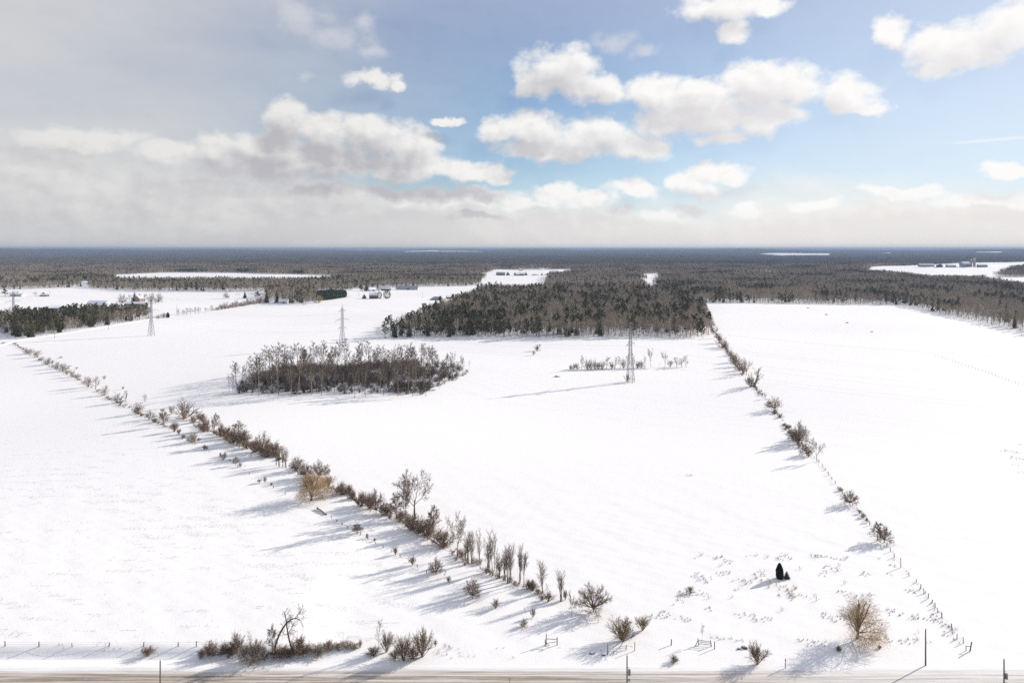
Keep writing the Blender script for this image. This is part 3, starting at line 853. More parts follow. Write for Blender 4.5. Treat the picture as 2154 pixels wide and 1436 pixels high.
RIGHT_ROW = [(1860, 1140, 1106, 34, 'round'), (1845, 1137, 1099, 28, 'oval'), (1824, 1098, 1089, 8, 'fan'), (1816, 1088, 1078, 10, 'greyshrub'), (1808, 1080, 1071, 9, 'fan'), (1788, 1061, 1032, 32, 'round'),
             (1768, 1032, 1024, 10, 'greyshrub'), (1718, 970, 922, 23, 'vase'), (1697, 958, 934, 28, 'round'), (1681, 933, 889, 42, 'round'), (1674, 924, 905, 22, 'shrub'), (1658, 900, 893, 10, 'greyshrub'), (1642, 878, 869, 12, 'shrub'),
             (1628, 863, 836, 35, 'round'), (1610, 839, 826, 12, 'oval'), (1588, 814, 770, 18, 'column'), (1580, 813, 786, 22, 'shrub'), (1570, 788, 752, 18, 'vase'), (1563, 785, 765, 20, 'shrub'), (1555, 779, 758, 20, 'shrub'),
             (1549, 771, 745, 20, 'shrub'), (1543, 762, 742, 16, 'shrub'), (1537, 748, 734, 14, 'shrub'), (1527, 734, 717, 16, 'shrub'), (1520, 731, 711, 18, 'shrub'), (1513, 722, 702, 14, 'shrub'), (1507, 712, 690, 14, 'oval'),
             (1502, 703, 680, 14, 'oval'), (1497, 692, 668, 12, 'oval'), (1491, 680, 659, 12, 'oval')]
row(RIGHT_ROW, 'in the right fence row', 'from the road', 'plants of the right fence row')

ISLAND = [(1200, 777, 766, 8, 'greyshrub'), (1207, 777, 765, 10, 'greyshrub'), (1214, 777, 763, 10, 'greyshrub'), (1224, 777, 747, 13, 'oval'), (1235, 777, 756, 12, 'shrub'), (1243, 777, 756, 12, 'shrub'), (1252, 776, 756, 13, 'shrub'),
          (1259, 776, 761, 12, 'shrub'), (1267, 776, 759, 13, 'shrub'), (1276, 775, 751, 17, 'oval'), (1287, 775, 761, 11, 'shrub'), (1294, 775, 749, 7, 'column'), (1305, 775, 749, 11, 'oval'), (1312, 774, 754, 11, 'shrub'),
          (1319, 774, 749, 11, 'oval'), (1333, 774, 749, 12, 'oval'), (1341, 774, 760, 10, 'shrub'), (1349, 774, 757, 14, 'greyshrub'), (1357, 773, 747, 6, 'column'),
          (1369, 772, 733, 12, 'vase', 'left one of two small isolated vase-shaped trees right of the pylon'), (1399, 772, 740, 12, 'vase', 'right one of two small isolated vase-shaped trees right of the pylon'),
          (1388, 771, 763, 4, 'sapling'), (1410, 772, 757, 13, 'fan'), (1424, 773, 751, 15, 'oval'), (1434, 772, 752, 15, 'oval'), (1443, 772, 747, 11, 'oval')]
row(ISLAND, 'in the tree line behind the nearest pylon', 'from the left', 'thin tree line behind the nearest pylon', key=lambda b: b[0])
row([(1130, 738, 725, 11, 'shrub', 'lone dark shrub in the snow before the large woodlot'), (1122, 747, 737, 8, 'fan', 'smaller shrub just below the lone one before the large woodlot'),
     (1135, 729, 723, 5, 'fan', 'tiny shrub by the edge of the large woodlot, above the lone dark shrub'), (1321, 804, 787, 18, 'fan', 'tangled shrub at the foot of the nearest pylon'),
     (1453, 1000, 996, 20, 'weed', 'flat tuft of weeds alone in the middle of the big field')], '', '', None)

# along the side road at the left
items = [(345, 668, 658, 13, 'greyshrub'), (353, 668, 657, 7, 'cedar'), (333, 670, 662, 10, 'shrub')]
for x, h in ((376, 15), (385, 12), (393, 14), (401, 13), (411, 14), (418, 13), (432, 10), (446, 13)): items.append((x, 664 - (x - 376) * .135, 664 - (x - 376) * .135 - h, 9, 'oval'))
for x in range(458, 556, 8): items.append((x, 652 - (x - 458) * .16, 652 - (x - 458) * .16 - 7 - 4 * ((x // 8) % 3), 14, 'shrub'))
row(items, 'by the side road', 'from the left', 'bushes beside the curving side road', key=lambda b: b[0])

# around the far farmsteads
row([(257, 640, 618, 17, 'round', 'round bare tree left of the long low farm building'), (283, 634, 613, 12, 'spruce', 'left of two spruces behind the long low farm building'),
     (293, 634, 616, 9, 'spruce', 'right of two spruces behind the long low farm building'), (272, 634, 620, 10, 'oval', 'small bare tree left of the two spruces at the far farm'),
     (304, 635, 618, 16, 'oval', 'bare tree right of the two spruces at the far farm'), (319, 637, 616, 15, 'round', 'broad bare tree right of the far farm'), (334, 638, 616, 16, 'round', 'rightmost broad bare tree by the far farm'),
     (91, 622, 614, 12, 'spruce', 'short dark evergreen by itself at the far left farm'), (11, 623, 608, 15, 'pine', 'dark evergreen clump at the far left edge'), (74, 622, 613, 8, 'oval', 'small bare tree at the far left farm'),
     (106, 622, 612, 5, 'sapling', 'thin bare tree right of the short dark evergreen'), (28, 621, 614, 14, 'pine', 'low dark evergreen behind the leftmost white house'),
     (609, 637, 615, 10, 'spruce', 'dark spruce beside the white farmhouse'), (561, 637, 606, 10, 'spruce', 'tall dark spruce at the left corner of the farmhouse wood'), (583, 637, 612, 10, 'spruce', 'dark spruce between corner spruce and white farmhouse'),
     (634, 637, 624, 9, 'spruce', 'short spruce right of the white farmhouse'), (476, 628, 614, 13, 'round', 'lone round bare tree in the field left of the farmhouse wood'),
     (496, 627, 616, 6, 'sapling', 'thin tree in the far field, left of the farmhouse wood'), (503, 627, 615, 7, 'sapling', 'second thin tree in the far field, left of the farmhouse wood'), (515, 627, 611, 7, 'spruce', 'narrow dark evergreen in the far field'),
     (541, 627, 613, 16, 'pine', 'bushy evergreen in the far field by the farmhouse wood'), (766, 628, 617, 9, 'spruce', 'small spruce left of the dark brick house'),
     (771, 612, 592, 10, 'spruce', 'tall pointed spruce behind the dark brick house'), (798, 628, 613, 11, 'globe', 'dark rounded evergreen right of the dark brick house'),
     (814, 628, 610, 16, 'globe', 'large rounded olive-green evergreen at the end of the brick house garden'), (762, 612, 604, 14, 'pine', 'low dark evergreen left of the tall pointed spruce'),
     (796, 612, 605, 18, 'pine', 'wide low evergreen behind the brick house'), (755, 628, 616, 6, 'sapling', 'thin bare tree at the left end of the brick house garden'), (670, 637, 622, 20, 'rust', 'russet bush at the end of the farmhouse wood'),
     (1068, 579, 571, 8, 'spruce', 'small spruce in the middle of the distant farm row'), (1083, 579, 572, 5, 'spruce', 'narrow spruce in the distant farm row'), (1106, 579, 571, 7, 'spruce', 'pointed spruce right of the distant roofs'),
     (1140, 579, 573, 4, 'spruce', 'slim spruce left of the distant pale barn'), (1187, 577, 567, 6, 'spruce', 'pointed spruce right of the distant pale barn'), (1178, 578, 572, 9, 'pine', 'dark evergreen clump between distant pale barn and spruce'),
     (1125, 579, 576, 14, 'shrub', 'low dark hedge clump in the distant farm row'), (1150, 578.5, 575.5, 9, 'shrub', 'dark bush just left of the distant pale barn')], '', '', None)

# the two leaning trees on the roadside bank, limbs traced from their shape
def traced(name, foot, limbs, label):
    """limbs: polylines in pixels standing in the plane of the foot, first one the trunk"""
    p0 = gpt(*foot)
    T = Tree(91 + len(limbs))
    P = P_(max=4, seg=[1, 1, 3, 2, 1], wob=[0, 0, .16, .2, .2], up=[0, 0, .05, .03, 0], n=[1, 1, 5, 4, 1], t0=[.3, .3, .15, .15, .1], ang=[10, 10, 40, 40, 40], len=[1, 1, .5, .5, 1], tap=[0, 0, .3, .3, 0],
           rr=[.6, .6, .6, .6, .6], sides=[5, 5, 4, 3, 3], rmin=.016)
    for li, (pts, r0, r1, nt) in enumerate(limbs):
        W = []
        for i, (x, y) in enumerate(pts):
            W.append(((x - foot[0]) * mpp(p0), .25 * math.sin(i * 1.7 + li), ztop(p0, y) - p0[2]))
        W = np.array(W); k = 5
        s = np.linspace(0, len(W) - 1, (len(W) - 1) * k + 1)
        Q_ = np.stack([np.interp(s, np.arange(len(W)), W[:, c]) for c in range(3)], 1)
        for _ in range(4): Q_[1:-1] = (Q_[:-2] + 2 * Q_[1:-1] + Q_[2:]) / 4
        T.line(Q_, np.linspace(r0, r1, len(Q_)), 0 if li == 0 else 1, 5)
        for j in range(nt):
            f = .35 + .65 * (j + .5) / nt; i = int(f * (len(Q_) - 2))
            d = Q_[i + 1] - Q_[i]; d = d / np.linalg.norm(d) + T.r.normal(0, .6, 3)
            T.grow(Q_[i], d, 1.9 * T.r.uniform(.6, 1.1), .04, 2, P)
    e = obj(name, None, loc=p0, label=label, cat='tree', group='shrubs on the roadside bank')
    V, Fc = T.arrays([0]); obj('trunk', mesh('trunk', V, Fc, [M_BARK]), e)
    V, Fc = T.arrays([1]); obj('limb', mesh('limb', V, Fc, [M_BARK]), e) if len(V) else None
    V, Fc = T.arrays([2, 3, 4]); obj('crown', mesh('crown', V, Fc, [M_TWIG]), e)


traced('leaning_tree', (577, 1376), [([(577, 1376), (580, 1352), (590, 1328), (603, 1308), (616, 1300), (628, 1302), (637, 1313)], .27, .08, 10),
                                     ([(603, 1309), (596, 1320), (590, 1330)], .08, .04, 4), ([(620, 1300), (628, 1290), (631, 1284)], .07, .04, 7), ([(592, 1326), (600, 1334), (604, 1331)], .06, .04, 3)],
       'dark bare tree with its trunk arching over to the right, on the roadside bank')
traced('leaning_tree', (619, 1376), [([(619, 1376), (611, 1360), (606, 1334), (603, 1308), (600, 1294), (596, 1286)], .23, .07, 7),
                                     ([(607, 1330), (614, 1320), (618, 1308)], .08, .04, 5), ([(612, 1362), (620, 1352), (626, 1340)], .07, .04, 4)],
       'thin bare tree leaning left across the arching tree, on the roadside bank')

# lone cedar and the small snowy spruce in the weedy patch
row([(1640, 1216, 1184, 15, 'cedar', 'dark columnar cedar standing alone in the weedy patch')], '', '', None)
p = gpt(1655, 1216)
e = plant('spruce', 'spruce_tree', p, ztop(p, 1200) - p[2], 12 * mpp(p), 'small snow-laden spruce right beside the columnar cedar', 'tree')
T_ = np.random.default_rng(5)
V, Fc = blades(np.stack([.09 * np.cos(np.arange(40) * 2.4) * (1.05 - np.linspace(.15, .95, 40)), .09 * np.sin(np.arange(40) * 2.4) * (1.05 - np.linspace(.15, .95, 40)), np.linspace(.15, .97, 40)], 1),
               np.stack([np.cos(np.arange(40) * 2.4), np.sin(np.arange(40) * 2.4), -.3 * np.ones(40)], 1), .1, .06, T_)
obj('snow_load', mesh('snow_load', V + np.array([0, 0, .012]), Fc, [M_SNOWROOF]), e)


# ------------------------------------------------------------------ woods
GROVE = wpoly([(476, 835), (600, 836), (720, 836), (830, 838), (900, 839), (925, 822), (955, 806), (998, 784), (970, 770), (880, 765), (760, 768), (640, 770), (555, 785), (490, 806)])
WOODLOT = wpoly([(792, 717), (850, 709), (1000, 708), (1200, 711), (1480, 712), (1500, 702), (1476, 640), (1440, 612), (1020, 612), (940, 650), (850, 692)])
RIGHTW = wpoly([(1385, 590), (1385, 612), (1440, 612), (1478, 638), (1600, 638), (1750, 640), (1900, 641), (2000, 665), (2154, 698), (2420, 757), (2900, 590)])
BEHIND = wpoly([(1142, 614), (1150, 589), (1340, 589), (1358, 600), (1366, 616)])
MIDLEFT = wpoly([(184, 593), (187, 606), (225, 609), (300, 613), (558, 613), (560, 628), (553, 635), (600, 639), (655, 640), (667, 630), (664, 615), (740, 612), (742, 607), (830, 605), (1000, 602), (1012, 597), (1012, 590), (700, 590), (690, 593)])
FARLEFT = wpoly([(-500, 590), (-400, 614), (0, 609), (100, 607), (170, 604), (173, 590)])
NEARLEFT = wpoly([(-60, 706), (20, 704), (48, 713), (110, 704), (150, 697), (178, 691), (150, 680), (110, 672), (60, 668), (-60, 672)])
BARNWOOD = wpoly([(124, 676), (176, 690), (240, 683), (315, 671), (308, 661), (250, 662), (190, 664), (130, 668)])
CLEAR = [wpoly(q) for q in (
    [(235, 593), (235, 579), (360, 573), (430, 573), (660, 578), (705, 580), (705, 592)],
    [(1000, 578), (1050, 567), (1197, 566), (1197, 577), (1150, 582), (1146, 602), (1000, 614), (1012, 600), (1015, 582)],
    [(1335, 577), (1390, 575), (1393, 590), (1372, 604), (1360, 592)],
    [(1822, 564), (1940, 557), (2030, 553), (2400, 548), (2400, 562), (2130, 566), (2085, 588), (1960, 588), (1880, 578), (1825, 573)],
    [(2070, 592), (2085, 583), (2400, 585), (2400, 607), (2150, 604)],
    [(1585, 534), (1640, 532), (1752, 533), (1752, 539), (1640, 540)], [(1825, 533.5), (1880, 531), (1880, 535)], [(1918, 534), (1942, 534), (1942, 535.5), (1918, 535.5)],
    [(2045, 530), (2115, 529), (2112, 533), (2050, 533)], [(75, 562), (98, 561), (100, 565), (76, 565)], [(1550, 572), (1570, 570), (1640, 573), (1640, 578), (1560, 577)],
    [(1110, 563), (1150, 563), (1150, 566.5), (1110, 566.5)], [(845, 528), (1020, 527.5), (1020, 531), (850, 531.5)], [(1530, 534.5), (1550, 534), (1550, 535.5), (1530, 535.5)])]


def jitter(poly, s, seed):
    R = np.random.default_rng(seed)
    lo, hi = poly.min(0), poly.max(0)
    X, Y = np.meshgrid(np.arange(lo[0], hi[0], s), np.arange(lo[1], hi[1], s * .87))
    X = X + R.uniform(-.42, .42, X.shape) * s + (np.arange(X.shape[0]) % 2)[:, None] * s * .5
    Y = Y + R.uniform(-.42, .42, Y.shape) * s
    k = inside(poly, X, Y)
    return np.stack([X[k], Y[k]], 1)


def not_clear(p):
    k = np.ones(len(p), bool)
    for c in CLEAR: k &= ~inside(c, p[:, 0], p[:, 1])
    return k


def patchy(p, s, seed):
    """smooth 0..1 field deciding where evergreens gather"""
    R = np.random.default_rng(seed); v = 0
    for i in range(7):
        k = 2 * math.pi / (s * R.uniform(.5, 1.6)); a = R.uniform(0, 6.28)
        v = v + np.sin(k * (p[:, 0] * math.cos(a) + p[:, 1] * math.sin(a)) + R.uniform(0, 6.28))
    return 1 / (1 + np.exp(-v * .8))


def scatter(name, P3, idx, rot, scl, items, label, cat):
    """one object of kind stuff: points carrying instances of the meshes in items"""
    c = bpy.data.collections.new(name + '_kinds')
    for i, me in enumerate(items):
        o = bpy.data.objects.new(f'{name}_kind_{i:02d}', me); c.objects.link(o)
    me = bpy.data.meshes.new(name)
    n = len(P3)
    me.vertices.add(n); me.vertices.foreach_set('co', np.asarray(P3, np.float32).ravel())
    for nm, ty, v in (('pick', 'INT', idx), ('turn', 'FLOAT', rot), ('size', 'FLOAT', scl)):
        a = me.attributes.new(nm, ty, 'POINT'); a.data.foreach_set('value', np.asarray(v, np.int32 if ty == 'INT' else np.float32))
    g = bpy.data.node_groups.new(name, 'GeometryNodeTree')
    g.interface.new_socket('Geometry', in_out='INPUT', socket_type='NodeSocketGeometry')
    g.interface.new_socket('Geometry', in_out='OUTPUT', socket_type='NodeSocketGeometry')
    N, L = g.nodes.new, g.links.new
    gi, go, ip, ci = N('NodeGroupInput'), N('NodeGroupOutput'), N('GeometryNodeInstanceOnPoints'), N('GeometryNodeCollectionInfo')
    ci.inputs['Collection'].default_value = c
    ci.inputs['Separate Children'].default_value = True
    ci.inputs['Reset Children'].default_value = True
    def attr(nm, ty):
        a = N('GeometryNodeInputNamedAttribute'); a.data_type = ty; a.inputs[0].default_value = nm
        return a.outputs[0]
    cx = N('ShaderNodeCombineXYZ'); L(attr('turn', 'FLOAT'), cx.inputs[2])
    L(gi.outputs[0], ip.inputs['Points']); L(ci.outputs[0], ip.inputs['Instance'])
    ip.inputs['Pick Instance'].default_value = True
    L(attr('pick', 'INT'), ip.inputs['Instance Index']); L(cx.outputs[0], ip.inputs['Rotation']); L(attr('size', 'FLOAT'), ip.inputs['Scale'])
    L(ip.outputs[0], go.inputs[0])
    o = obj(name, me, label=label, cat=cat, kind='stuff')
    m = o.modifiers.new('instances', 'NODES'); m.node_group = g
    return o


def with_z(p, dz=0.0): return np.column_stack([p, hgt(p[:, 0], p[:, 1]) + dz])


def wood(poly, spacing, seed, ever, n_dec, n_con, where, Hd, Hc, group, nm, stuff_label, thirds, far_lim=1350, con_kind='pine', lod=1):
    """the nearest trees as things of their own, the rest of the wood as one mass"""
    p = jitter(poly, spacing, seed)
    p = p[not_clear(p)]
    p = p[p[:, 1] < far_lim]
    R = np.random.default_rng(seed + 1)
    con = R.random(len(p)) < (ever(p) if callable(ever) else ever)
    px = CX + F * p[:, 0] / p[:, 1]
    vis = (px > -25) & (px < 2180)
    order = np.argsort(np.where(vis, p[:, 1], 1e9))
    solo = np.zeros(len(p), bool)
    for isc, quota in ((False, n_dec), (True, n_con)):
        solo[[i for i in order if con[i] == isc and vis[i]][:quota]] = True
    seen = {}
    for i in sorted(np.flatnonzero(solo), key=lambda i: px[i]):
        q = (p[i, 0], p[i, 1], float(hgt(*p[i])))
        if con[i]:
            kind = con_kind if R.random() < .7 else ('spruce' if con_kind == 'pine' else 'pine')
            H = R.uniform(*Hc)
            n_ = seen[kind] = seen.get(kind, -1) + 1
            plant(kind, LOOK[kind][0], q, H, H * R.uniform(.30, .42) if kind == 'pine' else H * R.uniform(.26, .34), f'{ordinal(n_)} {LOOK[kind][1]} from left among the front trees {where}', 'tree', group, lod=lod)
        else:
            H = R.uniform(*Hd)
            n_ = seen['tall'] = seen.get('tall', -1) + 1
            plant('tall', 'woodland_tree', q, H, H * R.uniform(.34, .48), f'{ordinal(n_)} bare tree from left among the front trees {where}', 'tree', group, lod=lod)
    rest = ~solo
    if rest.any() and nm:
        kinds = [('tall', v) for v in range(4)] + [(con_kind, v) for v in range(3)] + [('spruce', 0)]
        ms = []
        for k, v in kinds:
            pr = proto(k, v, 2)
            V, Fc, mi, mats = pr.joined
            V = V.copy(); w = .46 / pr.width if k == 'tall' else .4 / pr.width if k == 'pine' else .3 / pr.width
            V[:, :2] *= w
            ms.append(mesh(f'{nm}_{k}', V, Fc, mats, mi=mi))
        idx = np.where(con[rest], R.choice([4, 5, 6, 7], rest.sum(), p=[.27, .27, .27, .19]), R.integers(0, 4, rest.sum()))
        scl = np.where(con[rest], R.uniform(*Hc, rest.sum()), R.uniform(*Hd, rest.sum()))
        scatter(nm, with_z(p[rest], -.2), idx, R.uniform(0, 6.28, rest.sum()), scl, ms, stuff_label, 'wood')
    return p


THIRDS = ('towards its left end', 'around its middle', 'towards its right end')
# the small grove: every tree a thing; brush fills its floor
gp = jitter(GROVE, 9.6, 21)
R = np.random.default_rng(22)
gx = CX + F * gp[:, 0] / gp[:, 1]
gdep = (gp[:, 1] - gp[:, 1].min()) / (np.ptp(gp[:, 1]))
gcount = {}
for i in np.argsort(gx):
    q = gp[i]
    fx = (gx[i] - 485) / 505
    H = R.uniform(12.5, 21) * (1 - .25 * max(0, .12 - fx) / .12) * (1 - .5 * max(0, fx - .75) / .25)
    rowd = 'front edge' if gdep[i] < .25 else 'middle' if gdep[i] < .6 else 'back'
    gcount[rowd] = n_ = gcount.get(rowd, -1) + 1
    plant('grovetree', 'woodland_tree', (q[0], q[1], float(hgt(*q))), H, H * R.uniform(.24, .36), f'{ordinal(n_)} bare tree from the left at the {rowd} of the small oval grove', 'tree', 'trees of the small oval grove', lod=1)
sp_ = jitter((GROVE - GROVE.mean(0)) * np.array([.95, .86]) + GROVE.mean(0) + np.array([0, 3.0]), 5.8, 23)
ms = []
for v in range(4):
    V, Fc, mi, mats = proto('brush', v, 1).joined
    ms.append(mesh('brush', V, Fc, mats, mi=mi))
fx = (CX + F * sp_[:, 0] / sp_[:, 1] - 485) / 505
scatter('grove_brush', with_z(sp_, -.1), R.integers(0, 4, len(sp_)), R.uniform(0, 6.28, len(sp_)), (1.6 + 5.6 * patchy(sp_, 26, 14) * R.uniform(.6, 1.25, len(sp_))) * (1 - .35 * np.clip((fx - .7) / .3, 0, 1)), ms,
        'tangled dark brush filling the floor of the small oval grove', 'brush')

wood(WOODLOT, 6.3, 31, lambda p: .07 + .26 * (patchy(p, 70, 5) > .62) + .25 * (p[:, 0] < -10) * (p[:, 1] < 800), 60, 45, 'of the large woodlot', (12, 18), (13, 21), 'trees of the large woodlot', 'woodlot_trees', 'rest of the large mixed woodlot behind its front trees', THIRDS)
wood(RIGHTW, 6.8, 41, lambda p: .03 + .35 * (patchy(p, 160, 6) > .70), 35, 20, 'of the right-hand woods', (11, 16), (12, 18), 'trees of the right-hand woods', 'right_woods', 'bare grey woods stretching behind the right field', THIRDS)
wood(NEARLEFT, 5.8, 51, lambda p: .15 + .6 * (np.abs(CX + F * p[:, 0] / p[:, 1] - 75) < 48), 15, 40, 'of the near left wood', (9, 14), (11, 17), 'trees of the near left wood', 'near_left_wood', 'inner trees of the near left wood beside the side road', THIRDS)
wood(BARNWOOD, 6.0, 61, lambda p: np.where(CX + F * p[:, 0] / p[:, 1] > 205, .3, .8), 18, 40, 'of the barn wood', (12, 16), (13, 18), 'trees of the wood before the barn', 'barn_wood', 'inner trees of the wood before the big barn', THIRDS)
wood(MIDLEFT, 7.5, 71, lambda p: .08 + .3 * (patchy(p, 150, 9) > .66), 0, 0, '', (11, 17), (12, 18), '', 'middle_left_woods', 'long belt of mixed woods behind the left fields', THIRDS, far_lim=2600)
wood(BEHIND, 8, 81, lambda p: np.full(len(p), .12), 0, 0, '', (11, 15), (12, 16), '', 'woods_behind_woodlot', 'bare woods directly behind the large woodlot', THIRDS, far_lim=2600)
wood(FARLEFT, 8, 91, lambda p: .08 + .3 * (patchy(p, 200, 4) > .66), 0, 0, '', (11, 16), (12, 18), '', 'far_left_woods', 'mixed woods at the far left behind the farm', THIRDS, far_lim=2600)


def patch(size, n, seed, kinds, lod, Hr, ever):
    """a square of forest, one mesh"""
    R = np.random.default_rng(seed)
    V, Fc, MI, b = [], [], [], 0
    k = int(math.ceil(math.sqrt(n)))
    for i in range(k):
        for j in range(k):
            x, y = (i + R.uniform(.1, .9)) / k - .5, (j + R.uniform(.1, .9)) / k - .5
            con = R.random() < ever
            pr = proto('pine' if con else 'tall', int(R.integers(0, 3)), lod)
            v, f, mi, _m = pr.joined
            H = R.uniform(*Hr); w = H * (.4 if con else .48) / pr.width
            a = R.uniform(0, 6.28); c, s = math.cos(a), math.sin(a)
            q = np.stack([(v[:, 0] * c - v[:, 1] * s) * w + x * size, (v[:, 0] * s + v[:, 1] * c) * w + y * size, v[:, 2] * H], 1)
            V.append(q); Fc.append(f + b); MI.append(mi + 2 * con); b += len(v)
    return mesh('forest_patch', np.concatenate(V), np.concatenate(Fc), [M_BARKG, M_TWIGG, M_BARK, M_PINE], mi=np.concatenate(MI))


def blade_patch(size, n, seed, per, Hr, ever):
    """distant forest: each tree a puff of twig blades"""
    R = np.random.default_rng(seed)
    c = R.uniform(-.5, .5, (n, 2)) * size
    H = R.uniform(*Hr, n); con = R.random(n) < ever
    t = np.repeat(np.arange(n), per)
    off = R.normal(0, 1, (n * per, 3)) * np.column_stack([np.where(con, 1.5, 2.2)[t], np.where(con, 1.5, 2.2)[t], .19 * H[t]])
    C = np.column_stack([c[t, 0], c[t, 1], .62 * H[t]]) + off
    C[:, 2] = np.clip(C[:, 2], .5, None)
    V, Fc = blades(C, R.normal(0, .5, (len(C), 3)) + np.array([0, 0, 1.0]), 3.6, np.where(con[t], 1.7, 1.1), R)
    return mesh('far_forest_patch', V, Fc, [M_FAR, M_SPRUCE], mi=con[t].astype(int))


def fan_grid(s, r0, r1, seed):
    R = np.random.default_rng(seed)
    Y = np.arange(r0 * .6, r1, s)
    P = []
    for y in Y:
        w = .92 * y + 250
        x = np.arange(-w, w, s)
        P.append(np.column_stack([x + R.uniform(-.1, .1, len(x)) * s, np.full(len(x), y) + R.uniform(-.1, .1, len(x)) * s]))
    P = np.concatenate(P)
    d = np.hypot(P[:, 0], P[:, 1])
    return P


Y590 = gpt(1077, 590)[1]
# right woods beyond the tree by tree part
pm = fan_grid(23.0, 1300, 4000, 5)
pm = pm[(pm[:, 1] < 3300)]
inr = inside(RIGHTW, pm[:, 0], pm[:, 1]) & (pm[:, 1] >= 1345)
k = (inr | (pm[:, 1] > Y590)) & not_clear(pm)
pm = pm[k]
R = np.random.default_rng(6)
mid_m = [patch(23.0, 16, 300 + v, None, 2, (11, 16), e_) for v, e_ in enumerate((.0, .02, .03, .06, .1, .3, .5, .7))]
pe = patchy(pm, 260, 8)
idx = np.where(pe > .78, R.integers(5, 8, len(pm)), R.integers(0, 5, len(pm)))
scatter('middle_distance_forest', with_z(pm, -.3), idx, R.integers(0, 4, len(pm)) * math.pi / 2, R.uniform(.85, 1.12, len(pm)), mid_m, 'grey winter forest spreading over the middle distance', 'forest')
pf = fan_grid(75.0, 3300, 14000, 7)
pf = pf[(pf[:, 1] >= 3300) & not_clear(pf)]
far_m = [blade_patch(78.0, 170, 400 + v, 14, (10, 16), e_) for v, e_ in enumerate((.15, .22, .3, .5, .7))]
pe = patchy(pf, 900, 11)
idx = np.where(pe > .8, R.integers(3, 5, len(pf)), R.integers(0, 3, len(pf)))
scatter('far_forest', with_z(pf, -.3), idx, R.integers(0, 4, len(pf)) * math.pi / 2, R.uniform(.85, 1.1, len(pf)), far_m, 'bluish far forest stretching to the foot of the hills', 'forest')


def canopy(size, seed):
    R = np.random.default_rng(seed); n = 26
    g = np.linspace(-.5, .5, n) * size
    X, Y = np.meshgrid(g, g)
    Z = R.uniform(8, 15, X.shape); Z[0] = Z[-1] = 0; Z[:, 0] = Z[:, -1] = 0
    I = np.arange(n * n).reshape(n, n)
    Q = np.stack([I[:-1, :-1], I[:-1, 1:], I[1:, 1:], I[1:, :-1]], -1).reshape(-1, 4)
    return mesh('canopy', np.stack([X + R.normal(0, 2, X.shape), Y + R.normal(0, 2, X.shape), Z], -1).reshape(-1, 3), Q, [M_FAR])


ph = fan_grid(640.0, 14000, 59000, 9)
ph = ph[(ph[:, 1] >= 13900) & not_clear(ph)]
scatter('hill_forest', with_z(ph, -.5), R.integers(0, 4, len(ph)), R.integers(0, 4, len(ph)) * math.pi / 2, R.uniform(.98, 1.05, len(ph)), [canopy(650, 500 + v) for v in range(4)],
        'dark blue forest covering the low hills on the horizon', 'forest')

# low brush knitting the hedgerows together
def brush_line(pix, spacing, wide, size, seed, name, label):
    R = np.random.default_rng(seed)
    P = np.array([gpt(*q)[:2] for q in pix]); s = np.concatenate([[0], np.cumsum(np.linalg.norm(np.diff(P, axis=0), axis=1))])
    t = np.arange(0, s[-1], spacing) + R.uniform(-.5, .5, int(np.ceil(s[-1] / spacing))) * spacing
    Q_ = np.stack([np.interp(t, s, P[:, 0]), np.interp(t, s, P[:, 1])], 1) + R.normal(0, wide, (len(t), 2))
    k = patchy(Q_, 22, seed) > .3
    Q_ = Q_[k]
    ms = []
    for kd, v in (('shrub', 0), ('shrub', 1), ('fan', 0), ('greyshrub', 2)):
        V, Fc, mi, mats = proto(kd, v, 1).joined
        ms.append(mesh('low_brush', V, Fc, mats, mi=mi))
    scatter(name, with_z(Q_, -.05), R.integers(0, 4, len(Q_)), R.uniform(0, 6.28, len(Q_)), R.uniform(*size, len(Q_)), ms, label, 'brush')


brush_line([(384, 877), (432, 904), (476, 921), (520, 942), (580, 960), (625, 992), (680, 1022), (735, 1038), (791, 1076), (850, 1096), (900, 1125), (962, 1168), (1040, 1207), (1100, 1233), (1150, 1262)], .9, 1.0, (.5, 2.0), 61, 'hedgerow_brush', 'low tangled brush along the foot of the middle hedgerow')
brush_line([(35, 726), (100, 766), (163, 798), (248, 847), (327, 888), (405, 930), (480, 970)], 2.2, .8, (.4, 1.5), 62, 'fence_row_brush', 'low brush along the foot of the far left fence row')
brush_line([(1480, 655), (1497, 692), (1527, 734), (1555, 779), (1588, 814), (1630, 866), (1700, 960)], 1.5, .8, (.5, 1.8), 63, 'right_row_brush', 'low brush along the foot of the right fence row')
brush_line([(425, 1376), (500, 1376), (590, 1380), (650, 1373)], 1.2, .8, (.4, 1.1), 64, 'verge_brush', 'low brush along the roadside bank')

